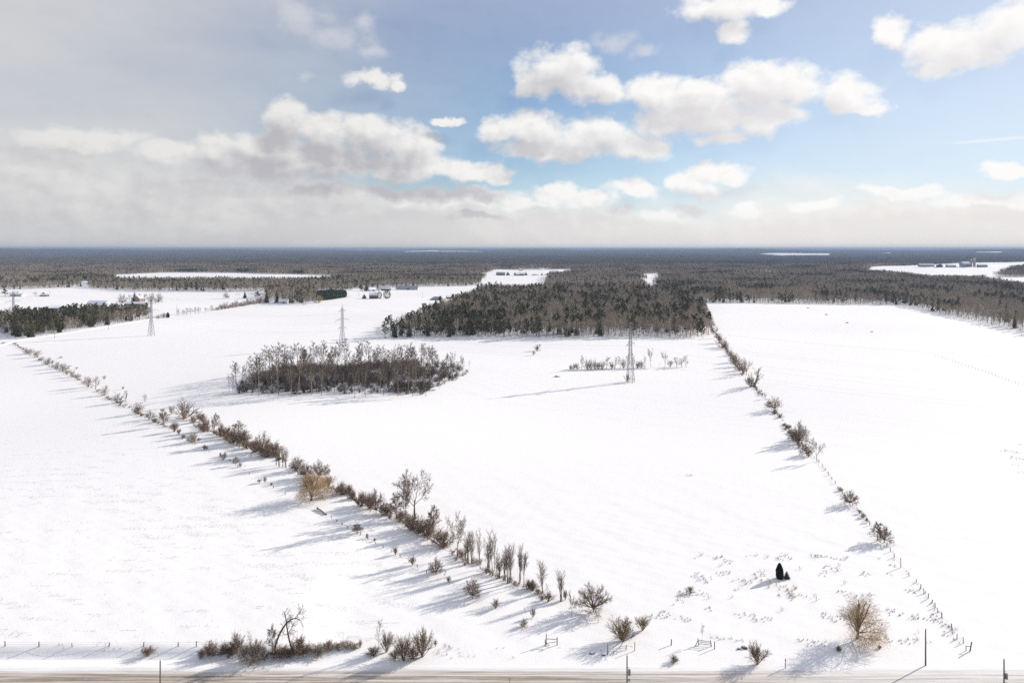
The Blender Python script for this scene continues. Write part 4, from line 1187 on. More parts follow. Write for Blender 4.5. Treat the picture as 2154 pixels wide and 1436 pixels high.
# clipped cedar block by the farmhouse wood
def hedge_block():
    q = [gpt(x, y) for x, y in ((668, 633), (700, 630), (728, 625), (726, 620), (690, 620), (668, 622))]
    poly = np.array([k[:2] for k in q])
    R = np.random.default_rng(77)
    p = jitter(poly, 3.0, 78)
    e = obj('evergreen_block', None, loc=q[1], label='solid block of clipped green evergreens right of the farmhouse wood', cat='hedge')
    C, D = [], []
    for a in p:
        v = R.normal(size=(60, 3)); v /= np.linalg.norm(v, axis=1)[:, None]
        C.append(v * np.array([2.2, 2.2, 3.0]) + np.array([a[0], a[1], 6.5 + float(hgt(*a)) + R.normal(0, .3)])); D.append(v + R.normal(0, .5, (60, 3)))
        v2 = R.uniform(-1, 1, (30, 3)) * np.array([1.9, 1.9, 3.2]) + np.array([a[0], a[1], 3.3 + float(hgt(*a))]); C.append(v2); D.append(R.normal(0, .5, (30, 3)) + np.array([0, 0, 1]))
    V, Fc = blades(np.concatenate(C), np.concatenate(D), 1.6, 1.0, R)
    obj('foliage', mesh('foliage', V - q[1], Fc, [M_HEDGE]), e)['kind'] = 'stuff'
    mb = MB()
    for a in p[::2]: mb.bar((a[0] - q[1][0], a[1] - q[1][1], float(hgt(*a)) - q[1][2]), (a[0] - q[1][0], a[1] - q[1][1], float(hgt(*a)) - q[1][2] + 6), .12, .05)
    mb.obj('stem', M_BARK, e)['kind'] = 'stuff'


hedge_block()

# ------------------------------------------------------------------ power line
LDIR = np.array([-.87, .49]); LDIR /= np.linalg.norm(LDIR)
ADIR = np.array([LDIR[1], -LDIR[0]])           # cross-arms lie across the line
ARMS = [(31.3, 4.6, 1.5), (23.6, 8.2, 1.8), (16.6, 5.2, 1.5)]


def tower_at(px, base_y, top_y=None, d=None, H=37.0):
    if d is None: p = gpt(px, base_y)
    else:
        x = (px - CX) / F
        # walk the ground at that distance
        y = d
        for _ in range(6): y = d; X = x * (y * CP + (CAMZ - float(hgt(x * y, y))) * SP)
        p = np.array([X, y, float(hgt(X, y))])
    return p


def pylon(p, H, label):
    e = obj('pylon', None, loc=p, label=label, cat='pylon', group='pylons of the power line')
    e.rotation_euler = (0, 0, math.atan2(ADIR[1], ADIR[0]))
    k = H / 37.0
    def hw(z): return 2.2 - 1.25 * min(z, 15) / 15 if z < 15 else .95 - .35 * (z - 15) / 19
    lv = [0, 4.2, 8, 11.5, 15, 17.2, 19.4, 21.6, 23.8, 26, 28.2, 30.2, 32.2, 34]
    for sx in (-1, 1):
        for sy in (-1, 1):
            mb = MB()
            for a, b in zip(lv, lv[1:]): mb.bar((sx * hw(a), sy * hw(a), a * k), (sx * hw(b), sy * hw(b), b * k), .15 if a < 15 else .12)
            mb.obj('leg', M_STEEL, e)
    mb = MB()
    for a, b in zip(lv, lv[1:]):
        A, B = hw(a), hw(b)
        for s in (-1, 1):
            mb.bar((-A, s * A, a * k), (B, s * B, b * k), .075).bar((A, s * A, a * k), (-B, s * B, b * k), .075)
            mb.bar((s * A, -A, a * k), (s * B, B, b * k), .05).bar((s * A, A, a * k), (s * B, -B, b * k), .05)
            mb.bar((-B, s * B, b * k), (B, s * B, b * k), .05).bar((s * B, -B, b * k), (s * B, B, b * k), .05)
    mb.obj('bracing', M_STEEL, e)
    mb = MB()
    for s in (-1, 1): mb.bar((s * .6, 0, 34 * k), (s * 1.1, 0, 37 * k), .07).bar((s * .6, 0, 34 * k), (-s * .2, 0, 36 * k), .05)
    mb.bar((-1.3, 0, 37 * k), (1.3, 0, 37 * k), .07).bar((-.6, 0, 34 * k), (.6, 0, 34 * k), .06)
    mb.obj('earth_wire_peak', M_STEEL, e)
    for z, L, h in ARMS:
        for s in (-1, 1):
            w = hw(z); mb = MB(); tip = (s * L, 0, z * k)
            for t in (-1, 1):
                mb.bar((s * w, t * w, z * k), tip, .075).bar((s * w, t * w, (z + h) * k), tip, .06)
                for f in (.35, .68):
                    q = np.array((s * w, t * w, z * k)) * (1 - f) + np.array(tip) * f; u = np.array((s * w, t * w, (z + h) * k)) * (1 - f) + np.array(tip) * f
                    mb.bar(q, u, .04)
            mb.obj('cross_arm', M_STEEL, e)
            mb = MB()
            for j in range(7): mb.bar((s * L, 0, z * k - .25 - j * .26), (s * L, 0, z * k - .25 - j * .26 - .14), .14, .05, 6)
            mb.bar((s * L, 0, z * k), (s * L, 0, z * k - 2.1), .03)
            mb.obj('insulator', M_GLASSI, e)
    return e


T1 = tower_at(1326, 803)
T2 = tower_at(720, None, d=598.0)
T3 = tower_at(318, 706)
T4 = tower_at(28, None, d=800.0)
T0 = np.array([T1[0] + (T1[0] - T2[0]) * 1.0, T1[1] + (T1[1] - T2[1]) * 1.0, 0.0]); T0[2] = float(hgt(T0[0], T0[1]))
TOW = [(T1, 38.0, 'nearest lattice pylon, rising from a tangled shrub in the big field'), (T2, 37.0, 'lattice pylon standing right behind the small oval grove'),
       (T3, 38.5, 'lattice pylon in the far left field near the side road'), (T4, 37.0, 'farthest lattice pylon, behind the near left wood at the picture edge'), (T0, 37.0, 'lattice pylon outside the right picture edge')]
for p, H, lb in TOW[:4]: pylon(p, H, lb)
pylon(*TOW[4])
CHAIN = [TOW[4], TOW[0], TOW[1], TOW[2], TOW[3]]


def wire(name, ends, sag, r, mat, **k):
    """a slack wire over several supports"""
    V, Fc = [], []
    pts = []
    for (a, b) in zip(ends, ends[1:]):
        for i in range(24):
            t = i / 24
            q = a * (1 - t) + b * t; q = q.copy(); q[2] -= 4 * sag * t * (1 - t); pts.append(q)
    pts.append(ends[-1])
    mb = MB()
    T = Tree(1); T.line(pts, [r] * len(pts), 0, 3)
    V, Fc = T.arrays([0])
    return obj(name, mesh(name, V, Fc, [mat]), **k)


NAMES = {0: 'top', 1: 'middle', 2: 'lowest'}
for ai, (z, L, h) in enumerate(ARMS):
    for s in (-1, 1):
        ends = [np.array([p[0] + ADIR[0] * s * L, p[1] + ADIR[1] * s * L, p[2] + (z * H / 37 - 2.1)]) for p, H, _ in CHAIN]
        wire('conductor', ends, 6.0, .02, M_WIRE, label=f'{NAMES[ai]} conductor on the {"far" if s > 0 else "near"} arms of the pylons', cat='wire', group='wires of the power line')
for s in (-1, 1):
    ends = [np.array([p[0] + ADIR[0] * s * 1.3, p[1] + ADIR[1] * s * 1.3, p[2] + H]) for p, H, _ in CHAIN]
    wire('earth_wire', ends, 4.5, .015, M_WIRE, label=f'{"far" if s > 0 else "near"} earth wire along the pylon tops', cat='wire', group='wires of the power line')


# ------------------------------------------------------------------ utility poles and road posts
def utility_pole(p, H, label, gear=None, arm=False, lean=(0, 0)):
    e = obj('utility_pole', None, loc=p, label=label, cat='pole', group='utility poles')
    e.rotation_euler = (lean[0], lean[1], 0)
    MB().bar((0, 0, -.3), (0, 0, H), .16, .11, 8).obj('shaft', M_POLE, e)
    if gear == 'transformer':
        mb = MB().bar((.42, 0, H - 3.6), (.42, 0, H - 2.6), .26, .26, 8); mb.obj('transformer', M_STEEL, e)
        MB().bar((0, 0, H - 3.0), (.42, 0, H - 3.0), .05).bar((0, 0, H - 2.1), (.5, 0, H - 2.3), .04).obj('bracket', M_STEEL, e)
        MB().box((.36, -.12, H - 4.4), (.3, .2, .4)).obj('meter_box', M_STEEL, e)
    MB().bar((0, 0, H), (0, 0, H + .28), .06, .04, 6).obj('top_insulator', M_GLASSI, e)
    if arm: MB().bar((-.9, 0, H - .4), (.9, 0, H - .4), .06).obj('cross_bar', M_POLE, e)
    return e


def pole_on_row(px, top_y, yrow, H):
    """a pole whose foot is below the frame: stands at distance yrow, top seen at top_y"""
    k = (CY - top_y) / F
    D_ = yrow * (SP - k * CP) / (CP + k * SP)
    x = (px - CX) / F * (yrow * CP + D_ * SP)
    return np.array([x, yrow, 0.0]), CAMZ - D_


for px, ty, gear, lb in ((337, 1389, None, 'utility pole cut by the bottom edge at left'), (1319, 1378, 'transformer', 'utility pole with fittings cut by the bottom edge near the middle'),
                         (2112, 1386, 'transformer', 'utility pole with transformer in the bottom right corner')):
    p, H = pole_on_row(px, ty, 126.0, 9)
    utility_pole(p, H, lb, gear)
p = gpt(1947, 1399)
utility_pole(p, ztop(p, 1323) - p[2], 'plain utility pole on the far road verge beside the right fence corner')
p, H = pole_on_row(1072, 1425, 129.2, 2)
e = obj('marker_post', None, loc=p, label='thin marker post just showing at the bottom edge', cat='post')
MB().bar((0, 0, -.2), (0, 0, H), .05, .045, 6).obj('post', M_POST, e); MB().box((0, -.06, H - .25), (.12, .02, .35)).obj('reflector', M_STEEL, e)
p = gpt(1652, 1405)
e = obj('marker_post', None, loc=p, label='short wooden post on the verge left of the plain utility pole', cat='post')
MB().bar((0, 0, -.2), (0, 0, ztop(p, 1384) - p[2]), .09, .08, 6).obj('shaft', M_POST, e); MB().box((0, -.1, ztop(p, 1384) - p[2] - .3), (.2, .02, .4)).obj('plate', M_POST, e)
for px, by, ty, lb in ((115, 711, 682, 'thin utility pole beside the side road before the near left wood'), (228, 693, 676, 'thin utility pole beside the side road before the barn wood'),
                       (889, 627, 612, 'distant utility pole in the field left of the large woodlot'), (372, 664, 640, 'distant utility pole at the bend of the side road')):
    p = gpt(px, by); utility_pole(p, max(7, ztop(p, ty) - p[2]), lb)

# ------------------------------------------------------------------ fences and gates
def post_mesh(mb, x, y, z0, z1, r=.075, lean=(0, 0)):
    h = z1 - z0
    mb.bar((x, y, z0 - .2), (x + lean[0] * h, y + lean[1] * h, z1), r, r * .85, 6)


def fence(pix, label, h0=1.15, wires=2, skip=(), hs=None, seed=0, step=None):
    """pix: post feet in pixels along the line"""
    R = np.random.default_rng(seed)
    P = [gpt(*q) for q in pix]
    e = obj('wire_fence', None, loc=P[0], label=label, cat='fence')
    tops = []
    for i, p in enumerate(P):
        h = h0 * R.uniform(.75, 1.15) if not hs or hs[i] is None else hs[i]
        l = R.normal(0, .07, 2)
        q = p - P[0]; mb = MB(); post_mesh(mb, q[0], q[1], q[2], q[2] + h, R.uniform(.09, .13), l)
        mb.obj('post', M_POST, e)
        tops.append(q + np.array([l[0] * h, l[1] * h, 0]))
    for w in range(wires):
        T = Tree(w)
        z = .45 + w * .4
        T.line([t + np.array([0, 0, min(z, h0 * .9)]) for t in tops], [.012] * len(tops), 0, 3)
        V, Fc = T.arrays([0]); obj('wire', mesh('wire', V, Fc, [M_FWIRE]), e)
    return e


right_posts = [(2027, 1352), (2013, 1343), (2003, 1325), (1981, 1297), (1973, 1287), (1967, 1277), (1960, 1268), (1952, 1258), (1944, 1247), (1936, 1238), (1927, 1225), (1912, 1211), (1895, 1193),
               (1881, 1172), (1873, 1160), (1865, 1150), (1852, 1131), (1838, 1115), (1830, 1105), (1822, 1094), (1813, 1084), (1803, 1073), (1793, 1062), (1783, 1052), (1772, 1038), (1763, 1027), (1757, 1017), (1750, 1008),
               (1743, 999), (1736, 989), (1730, 981), (1722, 972), (1706, 957), (1688, 938), (1668, 913), (1660, 903), (1653, 894), (1647, 885), (1640, 876), (1634, 868), (1620, 851), (1612, 841), (1604, 832), (1597, 822), (1590, 815)]
hs = [None] * len(right_posts); hs[12] = 2.6; hs[2] = 1.5
fence(right_posts, 'long wire fence with weathered posts running up the right side', hs=hs, seed=4)
fence([(11, 1358), (82, 1359), (152, 1359), (229, 1358), (302, 1358), (375, 1358), (413, 1359), (441, 1358), (508, 1358)], 'wire fence on the roadside bank at the bottom left', h0=1.0, seed=9, wires=2)
far_posts = [(1968 + (2150 - 1968) * t, 748 + (812 - 748) * (.9 * t + .1 * t * t)) for t in np.linspace(0, 1, 27)]
fence(far_posts, 'far line of fence posts crossing the right field', h0=1.25, seed=12, wires=1)
left_posts = [(686, 1083), (697, 1090), (708, 1097), (720, 1104), (731, 1110), (742, 1117), (758, 1125), (774, 1134), (790, 1143), (806, 1152), (823, 1161), (842, 1171), (860, 1182), (878, 1192), (897, 1205)]
fence(left_posts, 'broken fence line below the fallen log', h0=.8, seed=15, wires=1)
fence([(30, 723), (45, 733), (70, 748), (92, 760), (113, 771), (137, 784), (158, 796), (182, 812), (208, 826), (235, 843), (262, 857), (284, 868), (305, 879), (330, 893), (356, 905), (384, 923), (410, 935), (440, 951), (470, 967), (500, 983), (525, 997), (550, 1011), (575, 1026), (600, 1040)],
      'old fence hidden in the far left fence row', h0=.95, seed=17, wires=2)


def gate(name, pts, parts, label, mat=M_POST):
    """pts: dict of key points in pixels with heights; parts: (name, a, b, radius)"""
    P = {k: gpt(x, y) + np.array([0, 0, h]) for k, (x, y, h) in pts.items()}
    o = gpt(*list(pts.values())[0][:2])
    e = obj(name, None, loc=o, label=label, cat='gate')
    for nm, a, b, r in parts:
        MB().bar(P[a] - o, P[b] - o, r, r * .9, 6).obj(nm, mat, e)


gate('wooden_gate', {'a0': (1149, 1355, -.2), 'a1': (1149, 1355, 2.3), 'b0': (1172, 1356, -.2), 'b1': (1172, 1356, 1.7), 'c0': (1147, 1358, -.2), 'c1': (1147, 1358, 1.3), 'ra': (1149, 1355, 1.25), 'rb': (1172, 1356, 1.25),
                     'da': (1149, 1355, .3), 'db': (1172, 1356, .75), 'e0': (1158, 1357, -.1), 'e1': (1157, 1357, .75)},
     [('post', 'a0', 'a1', .1), ('post', 'b0', 'b1', .11), ('post', 'c0', 'c1', .09), ('rail', 'ra', 'rb', .07), ('rail', 'da', 'db', .06), ('brace', 'c1', 'ra', .06), ('brace', 'e0', 'da', .05)],
     'wooden gate frame of posts and rails below the slender trees')
gate('broken_gate', {'a0': (1470, 1356, -.2), 'a1': (1468, 1356, 1.5), 'b0': (1497, 1359, -.2), 'b1': (1494, 1359, 1.35), 'c0': (1461, 1360, -.1), 'c1': (1468, 1355, .9), 'r1': (1470, 1356, .35), 's1': (1497, 1359, .3),
                     'r2': (1470, 1356, .75), 's2': (1497, 1359, .7), 'r3': (1469, 1356, 1.1), 's3': (1495, 1359, 1.05), 'd0': (1503, 1364, -.2), 'd1': (1503, 1364, 1.6)},
     [('post', 'a0', 'a1', .09), ('post', 'b0', 'b1', .09), ('brace', 'c0', 'c1', .07), ('rail', 'r1', 's1', .06), ('rail', 'r2', 's2', .06), ('rail', 'r3', 's3', .06), ('post', 'd0', 'd1', .1)],
     'broken wooden gate leaning on its posts near the road')
gate('corner_post', {'a0': (2040, 1369, -.2), 'a1': (2044, 1368, 1.9), 'b0': (2032, 1368, -.2), 'b1': (2032, 1368, 1.0), 'r': (2042, 1369, 1.05), 'd': (2031, 1368, 1.0)},
     [('post', 'a0', 'a1', .14), ('post', 'b0', 'b1', .08), ('rail', 'd', 'r', .07), ('brace', 'b0', 'a0', .07)], 'heavy leaning corner post with brace at the road end of the right fence')


def metal_gate(a, b, label, H=1.35):
    A, B = gpt(*a), gpt(*b)
    e = obj('metal_gate', None, loc=A, label=label, cat='gate', group='red metal gates')
    d = B - A; L = np.linalg.norm(d); d = d / L
    def pt(t, z): return d * (t * L) + np.array([0, 0, z])
    for t in (0, 1): MB().bar(pt(t, -.2), pt(t, H + .25), .08, n=6).obj('post', M_RUSTGATE, e)
    for z in np.linspace(.25, H, 5): MB().bar(pt(0, z), pt(1, z), .04, n=5).obj('bar', M_RUSTGATE, e)
    for t in (.25, .5, .75): MB().bar(pt(t, .25), pt(t, H), .04, n=5).obj('upright', M_RUSTGATE, e)


metal_gate((683, 1035), (705, 1045), 'red metal bar gate standing open right of the orange-twigged willow')
metal_gate((664, 1045), (679, 1049), 'red metal bar gate half hidden behind the orange-twigged willow')

for px, by, ty, lb, r in ((1278, 1376, 1352, 'tall wooden post left of the small leaning fence rails by the road', .09), (1335, 1368, 1349, 'wooden post below the wide olive shrub', .085), (1317, 1365, 1355, 'short post with drooping rails by the road', .08),
                          (1291, 1374, 1366, 'stub post beside the tall wooden post', .08), (1412, 1356, 1343, 'thick stump-like post right of the olive shrubs', .13)):
    p = gpt(px, by)
    e = obj('fence_post', None, loc=p, label=lb, cat='post', group='single posts near the road')
    h = ztop(p, ty) - p[2]
    MB().bar((0, 0, -.2), (.04, 0, h), r, r * .85, 6).obj('shaft', M_POST, e)
    MB().bar((.04, 0, h), (.045, 0, h + .05), r * 1.05, r * .6, 6).obj('snow_cap', M_SNOWROOF, e)
    if px in (1317, 1291):
        for s_, z_ in ((-1, .7), (1, .75), (-1, .35)): MB().bar((0, 0, h * z_), (s_ * 1.4, .2, h * z_ - .25), .03).obj('rail', M_POST, e)

A, B = gpt(667, 1070), gpt(687, 1083)
e = obj('fallen_log', None, loc=A, label='dark fallen log in the snow below the orange-twigged willow', cat='log')
T = Tree(6); T.line([A - A + [0, 0, .35], (B - A) * .3 + [.1, 0, .32], (B - A) * .65 + [0, .1, .25], (B - A) + [0, 0, .18]], [.28, .26, .24, .2], 0, 8)
V, Fc = T.arrays([0]); obj('trunk', mesh('trunk', V, Fc, [M_BARK]), e)
T = Tree(8); T.line([(B - A) * .1 + [0, 0, .4], (B - A) * .05 + [-.3, .2, 1.0]], [.08, .04], 0, 5)
V, Fc = T.arrays([0]); obj('branch_stub', mesh('branch_stub', V, Fc, [M_BARK]), e)
T = Tree(9); T.line([A - A + [0, .05, .62], (B - A) * .5 + [0, .1, .55], (B - A) + [0, .05, .36]], [.1, .16, .1], 0, 6)
V, Fc = T.arrays([0]); obj('snow_cap', mesh('snow_cap', V, Fc, [M_SNOWROOF]), e)


def boulder(px, py, wpx, label, seed, flat=.75, group=None):
    p = gpt(px, py); R = np.random.default_rng(seed)
    w = wpx * mpp(p) / 2
    n, m = 12, 7
    V = []
    for cap in (0, 1):
        for j in range(m):
            th = math.pi * (j / (m - 1)) * (.52 if cap else .62)
            for i in range(n):
                a = 2 * math.pi * i / n
                k = (1 + .14 * math.sin(2 * a + seed) + .08 * math.sin(5 * a + 2 * seed) + .06 * math.sin(3 * th * 2 + a)) * w
                if cap: k *= .93
                z = flat * k * math.cos(th) + (.13 * w if cap else 0) - (.06 * w * (1 - math.cos(2 * th)) if cap else 0)
                V.append((k * math.sin(th), a, z))
    C = np.array([(r * math.cos(a), r * math.sin(a), z) for r, a, z in V])
    Fq = np.array([(j * n + i, (j + 1) * n + i, (j + 1) * n + (i + 1) % n, j * n + (i + 1) % n) for j in range(m - 1) for i in range(n)])
    e = obj('boulder', None, loc=p, label=label, cat='rock', group=group)
    obj('stone', mesh('stone', C[:n * m], Fq, [M_STONE], True), e)
    obj('snow_cap', mesh('snow_cap', C[n * m:], Fq[: (m - 3) * n], [M_SNOWROOF], True), e)


boulder(1566, 1362, 12, 'larger of two snow-capped boulders near the road', 3)
boulder(1554, 1364, 7, 'smaller of two snow-capped boulders near the road', 5)
boulder(1245, 1373, 10, 'low brown stone at the road verge left of the tall post', 7, .5)
boulder(1269, 1376, 9, 'low stone at the foot of the tall post', 11, .5)
boulder(1172, 792, 11, 'dark snow-capped stone heap in the field left of the nearest pylon', 13, .5)
for i, (x, y) in enumerate(((1700, 648), (1738, 662), (1782, 679), (1834, 698))):
    boulder(x, y, 5, f'{ordinal(i)} dark stone from the woods in a diagonal row across the right field', 20 + i, .6, 'stones across the right field')

# ------------------------------------------------------------------ farm buildings
def wallmat(nm, c): return material(nm, c, .85, .12, .4)


WALLS = {'white': wallmat('white_siding', (.66, .66, .64)), 'grey': wallmat('grey_siding', (.28, .28, .31)), 'dark': wallmat('dark_boards', (.10, .085, .08)), 'brick': wallmat('dark_brick', (.13, .085, .075)),
         'pale': wallmat('pale_blue_panel', (.42, .48, .50)), 'rose': wallmat('rose_siding', (.30, .22, .20)), 'concrete': wallmat('silo_concrete', (.33, .32, .33))}
M_ROOFM = material('metal_roof', (.34, .36, .39), .6, .1, .5)


def building(name, px, by, Lm, Wm, hw, hr, yaw, wall, label, roof='snow', gambrel=False, windows=3, door=True, chimney=False, hip=False, group='farm buildings'):
    p = gpt(px, by)
    e = obj(name, None, loc=p, label=label, cat='building', group=group)
    e.rotation_euler = (0, 0, yaw)
    L, W = Lm / 2, Wm / 2
    prof = [(-W, 0), (W, 0), (W, hw)] + ([(W * .62, hw + hr * .68), (0, hw + hr), (-W * .62, hw + hr * .68)] if gambrel else [(0, hw + hr)]) + [(-W, hw)]
    if hip: prof = [(-W, 0), (W, 0), (W, hw), (-W, hw)]
    n = len(prof)
    V = [(-L, y, z) for y, z in prof] + [(L, y, z) for y, z in prof]
    Fc = [tuple(range(n))[::-1], tuple(range(n, 2 * n))] + [(i, (i + 1) % n, n + (i + 1) % n, n + i) for i in range(n)]
    obj('wall', mesh('wall', V, Fc, [WALLS[wall]]), e)
    rm = M_SNOWROOF if roof == 'snow' else M_ROOFM
    edge = [(W, hw)] + ([(W * .62, hw + hr * .68), (0, hw + hr), (-W * .62, hw + hr * .68)] if gambrel else [(0, hw + hr)]) + [(-W, hw)]
    if hip:
        r = L - W * .8
        V = [(-L - .4, -W - .4, hw - .1), (L + .4, -W - .4, hw - .1), (L + .4, W + .4, hw - .1), (-L - .4, W + .4, hw - .1), (-r, 0, hw + hr), (r, 0, hw + hr)]
        ro = obj('roof', mesh('roof', V, [(0, 1, 5, 4), (1, 2, 5), (2, 3, 4, 5), (3, 0, 4), (0, 3, 2, 1)], [rm]), e)
    else:
        ex = [list(q) for q in edge]; ex[0] = [W + .5, hw - .35]; ex[-1] = [-W - .5, hw - .35]
        up = [(y, z + .32) for y, z in ex]
        V = [(x, y, z + .05) for x in (-L - .5, L + .5) for y, z in ex] + [(x, y, z) for x in (-L - .5, L + .5) for y, z in up]
        k = len(ex); Fc = []
        for i in range(k - 1):
            Fc += [(2 * k + i, 2 * k + i + 1, 3 * k + i + 1, 3 * k + i), (i, k + i, k + i + 1, i + 1)]
        for b in (0, k): Fc += [(b + i, b + i + 1, 2 * k + b + i + 1, 2 * k + b + i) for i in range(k - 1)]
        Fc += [(0, 2 * k, 3 * k, k), (k - 1, 2 * k - 1, 4 * k - 1, 3 * k - 1)]
        ro = obj('roof', mesh('roof', V, Fc, [rm]), e)
    if chimney: MB().box((L * .4, 0, hw + hr + .3), (.9, .9, 2.0)).obj('chimney', WALLS['brick'], ro)
    for i in range(windows):
        x = -L + (i + .6) * 2 * L / (windows + .2)
        w = MB().box((x, -W - .03, hw * .55), (1.4, .08, 1.5)).obj('window', WALLS['white'], e)
        MB().box((x, -W - .08, hw * .55), (1.15, .05, 1.25)).obj('pane', M_WINDOW, w)
    if door: MB().box((L * .12, -W - .04, min(hw * .4, 1.6)), (min(Lm * .12, 3.5) + .6, .1, min(hw * .8, 3.2))).obj('door', M_DOOR, e)
    return e


building('barn', 209, 652, 28, 15, 6.5, 6.5, -.12, 'pale', 'large gambrel-roofed barn rising behind the dark wood at left', gambrel=True, windows=5)
building('shed', 112, 652, 18, 9, 3.5, 2.6, .35, 'grey', 'low grey shed left of the gambrel-roofed barn', windows=0)
building('long_barn', 286, 643, 30, 10, 3.6, 2.2, -.05, 'dark', 'long low farm building with snowy roof right of the gambrel-roofed barn', windows=4)
building('house', 294, 634, 12, 9, 5.5, 4.0, 1.4, 'rose', 'rose-coloured house behind the long low farm building', chimney=True)
building('house', 33, 623, 14, 10, 4.0, 3.2, .2, 'white', 'leftmost white house at the far left farm', chimney=True)
building('shed', 44, 623, 13, 7, 3.0, 2.2, -.3, 'white', 'small white shed right of the leftmost white house', windows=1)
building('shed', 94, 623, 12, 6, 2.4, 1.6, .1, 'dark', 'low dark shed under the short dark evergreen', windows=0)
building('house', 597, 638, 14, 9, 3.6, 3.2, .05, 'white', 'white farmhouse with snowy roof at the edge of the wood', chimney=True)
building('house', 786, 628, 14, 10, 6.0, 3.6, .1, 'brick', 'dark brick house in its garden left of the large rounded evergreen', chimney=True, windows=4)
building('shed', 783, 613, 14, 8, 4.5, 3.0, .6, 'white', 'small white shed behind the dark brick house', windows=1)
building('long_barn', 812, 611, 18, 8, 3.5, 2.4, -.2, 'dark', 'dark shed with snowy roof left of the long pale barn', windows=2)
building('long_barn', 857, 609, 46, 14, 3.8, 4.2, -.04, 'pale', 'long pale blue-grey barn at the edge of the far field', roof='metal', windows=8)
building('house', 919, 631, 20, 13, 2.0, 3.8, -.2, 'grey', 'low grey hip-roofed house left of the large woodlot', roof='metal', hip=True, windows=2)
building('shed', 946, 628, 11, 8, 3.0, 2.4, .3, 'brick', 'small dark shed just behind the large woodlot edge', windows=1)
building('barn', 1053, 579, 28, 14, 5, 5, .05, 'dark', 'dark barn at the left of the distant farm row', roof='metal', windows=4)
building('house', 1090, 579.5, 18, 12, 4.5, 4.5, .3, 'rose', 'brown house among trees in the distant farm row', chimney=True)
building('house', 1099, 579.5, 16, 11, 4.5, 4.0, -.4, 'brick', 'second brown house among trees in the distant farm row')
building('barn', 1165, 578, 26, 16, 9, 5, .1, 'pale', 'tall pale barn at the right of the distant farm row', windows=5)
building('shed', 1096, 569.5, 16, 10, 5, 3, 0, 'white', 'small white shed at the far edge of the distant farm field', windows=2)
building('long_barn', 1121, 565, 50, 14, 5, 4, .05, 'pale', 'long pale blue shed in the forest beyond the distant farm row', roof='metal', windows=6)
building('long_barn', 1948, 561, 48, 18, 6, 5.5, -.1, 'grey', 'long barn with wide snowy roof on the right rise', windows=6)
building('barn', 1976, 561.5, 26, 16, 6, 5.5, 1.2, 'dark', 'dark gabled barn touching the long barn on the right rise', windows=3)
building('shed', 2000, 561.5, 30, 14, 5, 4, .1, 'grey', 'low shed between the long barn and the silo', windows=2)
building('barn', 2030, 561, 30, 18, 10, 7, .2, 'grey', 'tall grey barn left of the silo', gambrel=True, windows=5)
building('shed', 2066, 561.5, 30, 12, 5, 4, -.05, 'dark', 'low dark shed right of the silo', windows=2)
for px, top, w, lb in ((2049.5, 543, 5.0, 'tall grey silo on the right rise'), (2043, 546, 3.5, 'thinner silo left of the tall grey silo')):
    p = gpt(px, 561)
    h = ztop(p, top) - p[2]; r = w * mpp(p) / 2
    e = obj('silo', None, loc=p, label=lb, cat='silo', group='farm buildings')
    MB().bar((0, 0, -1), (0, 0, h * .93), r, r, 16).obj('shaft', WALLS['concrete'], e)
    mb = MB().bar((0, 0, h * .93), (0, 0, h * .98), r * 1.03, r * .7, 16); mb.bar((0, 0, h * .98), (0, 0, h), r * .7, r * .15, 16); mb.obj('dome', M_SNOWROOF, e)
    for k_ in range(1, 8): MB().bar((0, 0, h * .93 * k_ / 8), (0, 0, h * .93 * k_ / 8 + .3), r * 1.02, r * 1.02, 16).obj('hoop', M_STEEL, e)

# ------------------------------------------------------------------ stubble, weeds and grass that nobody could count
def stalks(P, hmin, hmax, r, mat, name, label, seed, spread=.35, per=1):
    R = np.random.default_rng(seed)
    P = np.repeat(P, per, axis=0); n = len(P)
    P = P + np.column_stack([R.normal(0, .12, (n, 2)) * (per > 1), np.zeros(n)])
    h = R.uniform(hmin, hmax, n)
    top = P + np.column_stack([R.normal(0, spread, (n, 2)) * h[:, None], h])
    a = R.uniform(0, 6.28, n)
    V = np.stack([P + np.column_stack([r * np.cos(a), r * np.sin(a), np.full(n, -.05)]), P + np.column_stack([r * np.cos(a + 2.1), r * np.sin(a + 2.1), np.full(n, -.05)]),
                  P + np.column_stack([r * np.cos(a + 4.2), r * np.sin(a + 4.2), np.full(n, -.05)]), top], 1).reshape(-1, 3)
    i = np.arange(n)[:, None] * 4
    Fc = np.concatenate([i + np.array([[0, 1, 3]]), i + np.array([[1, 2, 3]]), i + np.array([[2, 0, 3]])])
    return obj(name, mesh(name, V, Fc, [mat]), label=label, cat='grass', kind='stuff')


def field_noise(x, y, seed, s):
    R = np.random.default_rng(seed); v = 0
    for _ in range(8):
        k = 2 * math.pi / (s * R.uniform(.4, 1.8)); a = R.uniform(0, 6.28)
        v = v + np.sin(k * (x * math.cos(a) + y * math.sin(a)) + R.uniform(0, 6.28))
    return v / 2.8


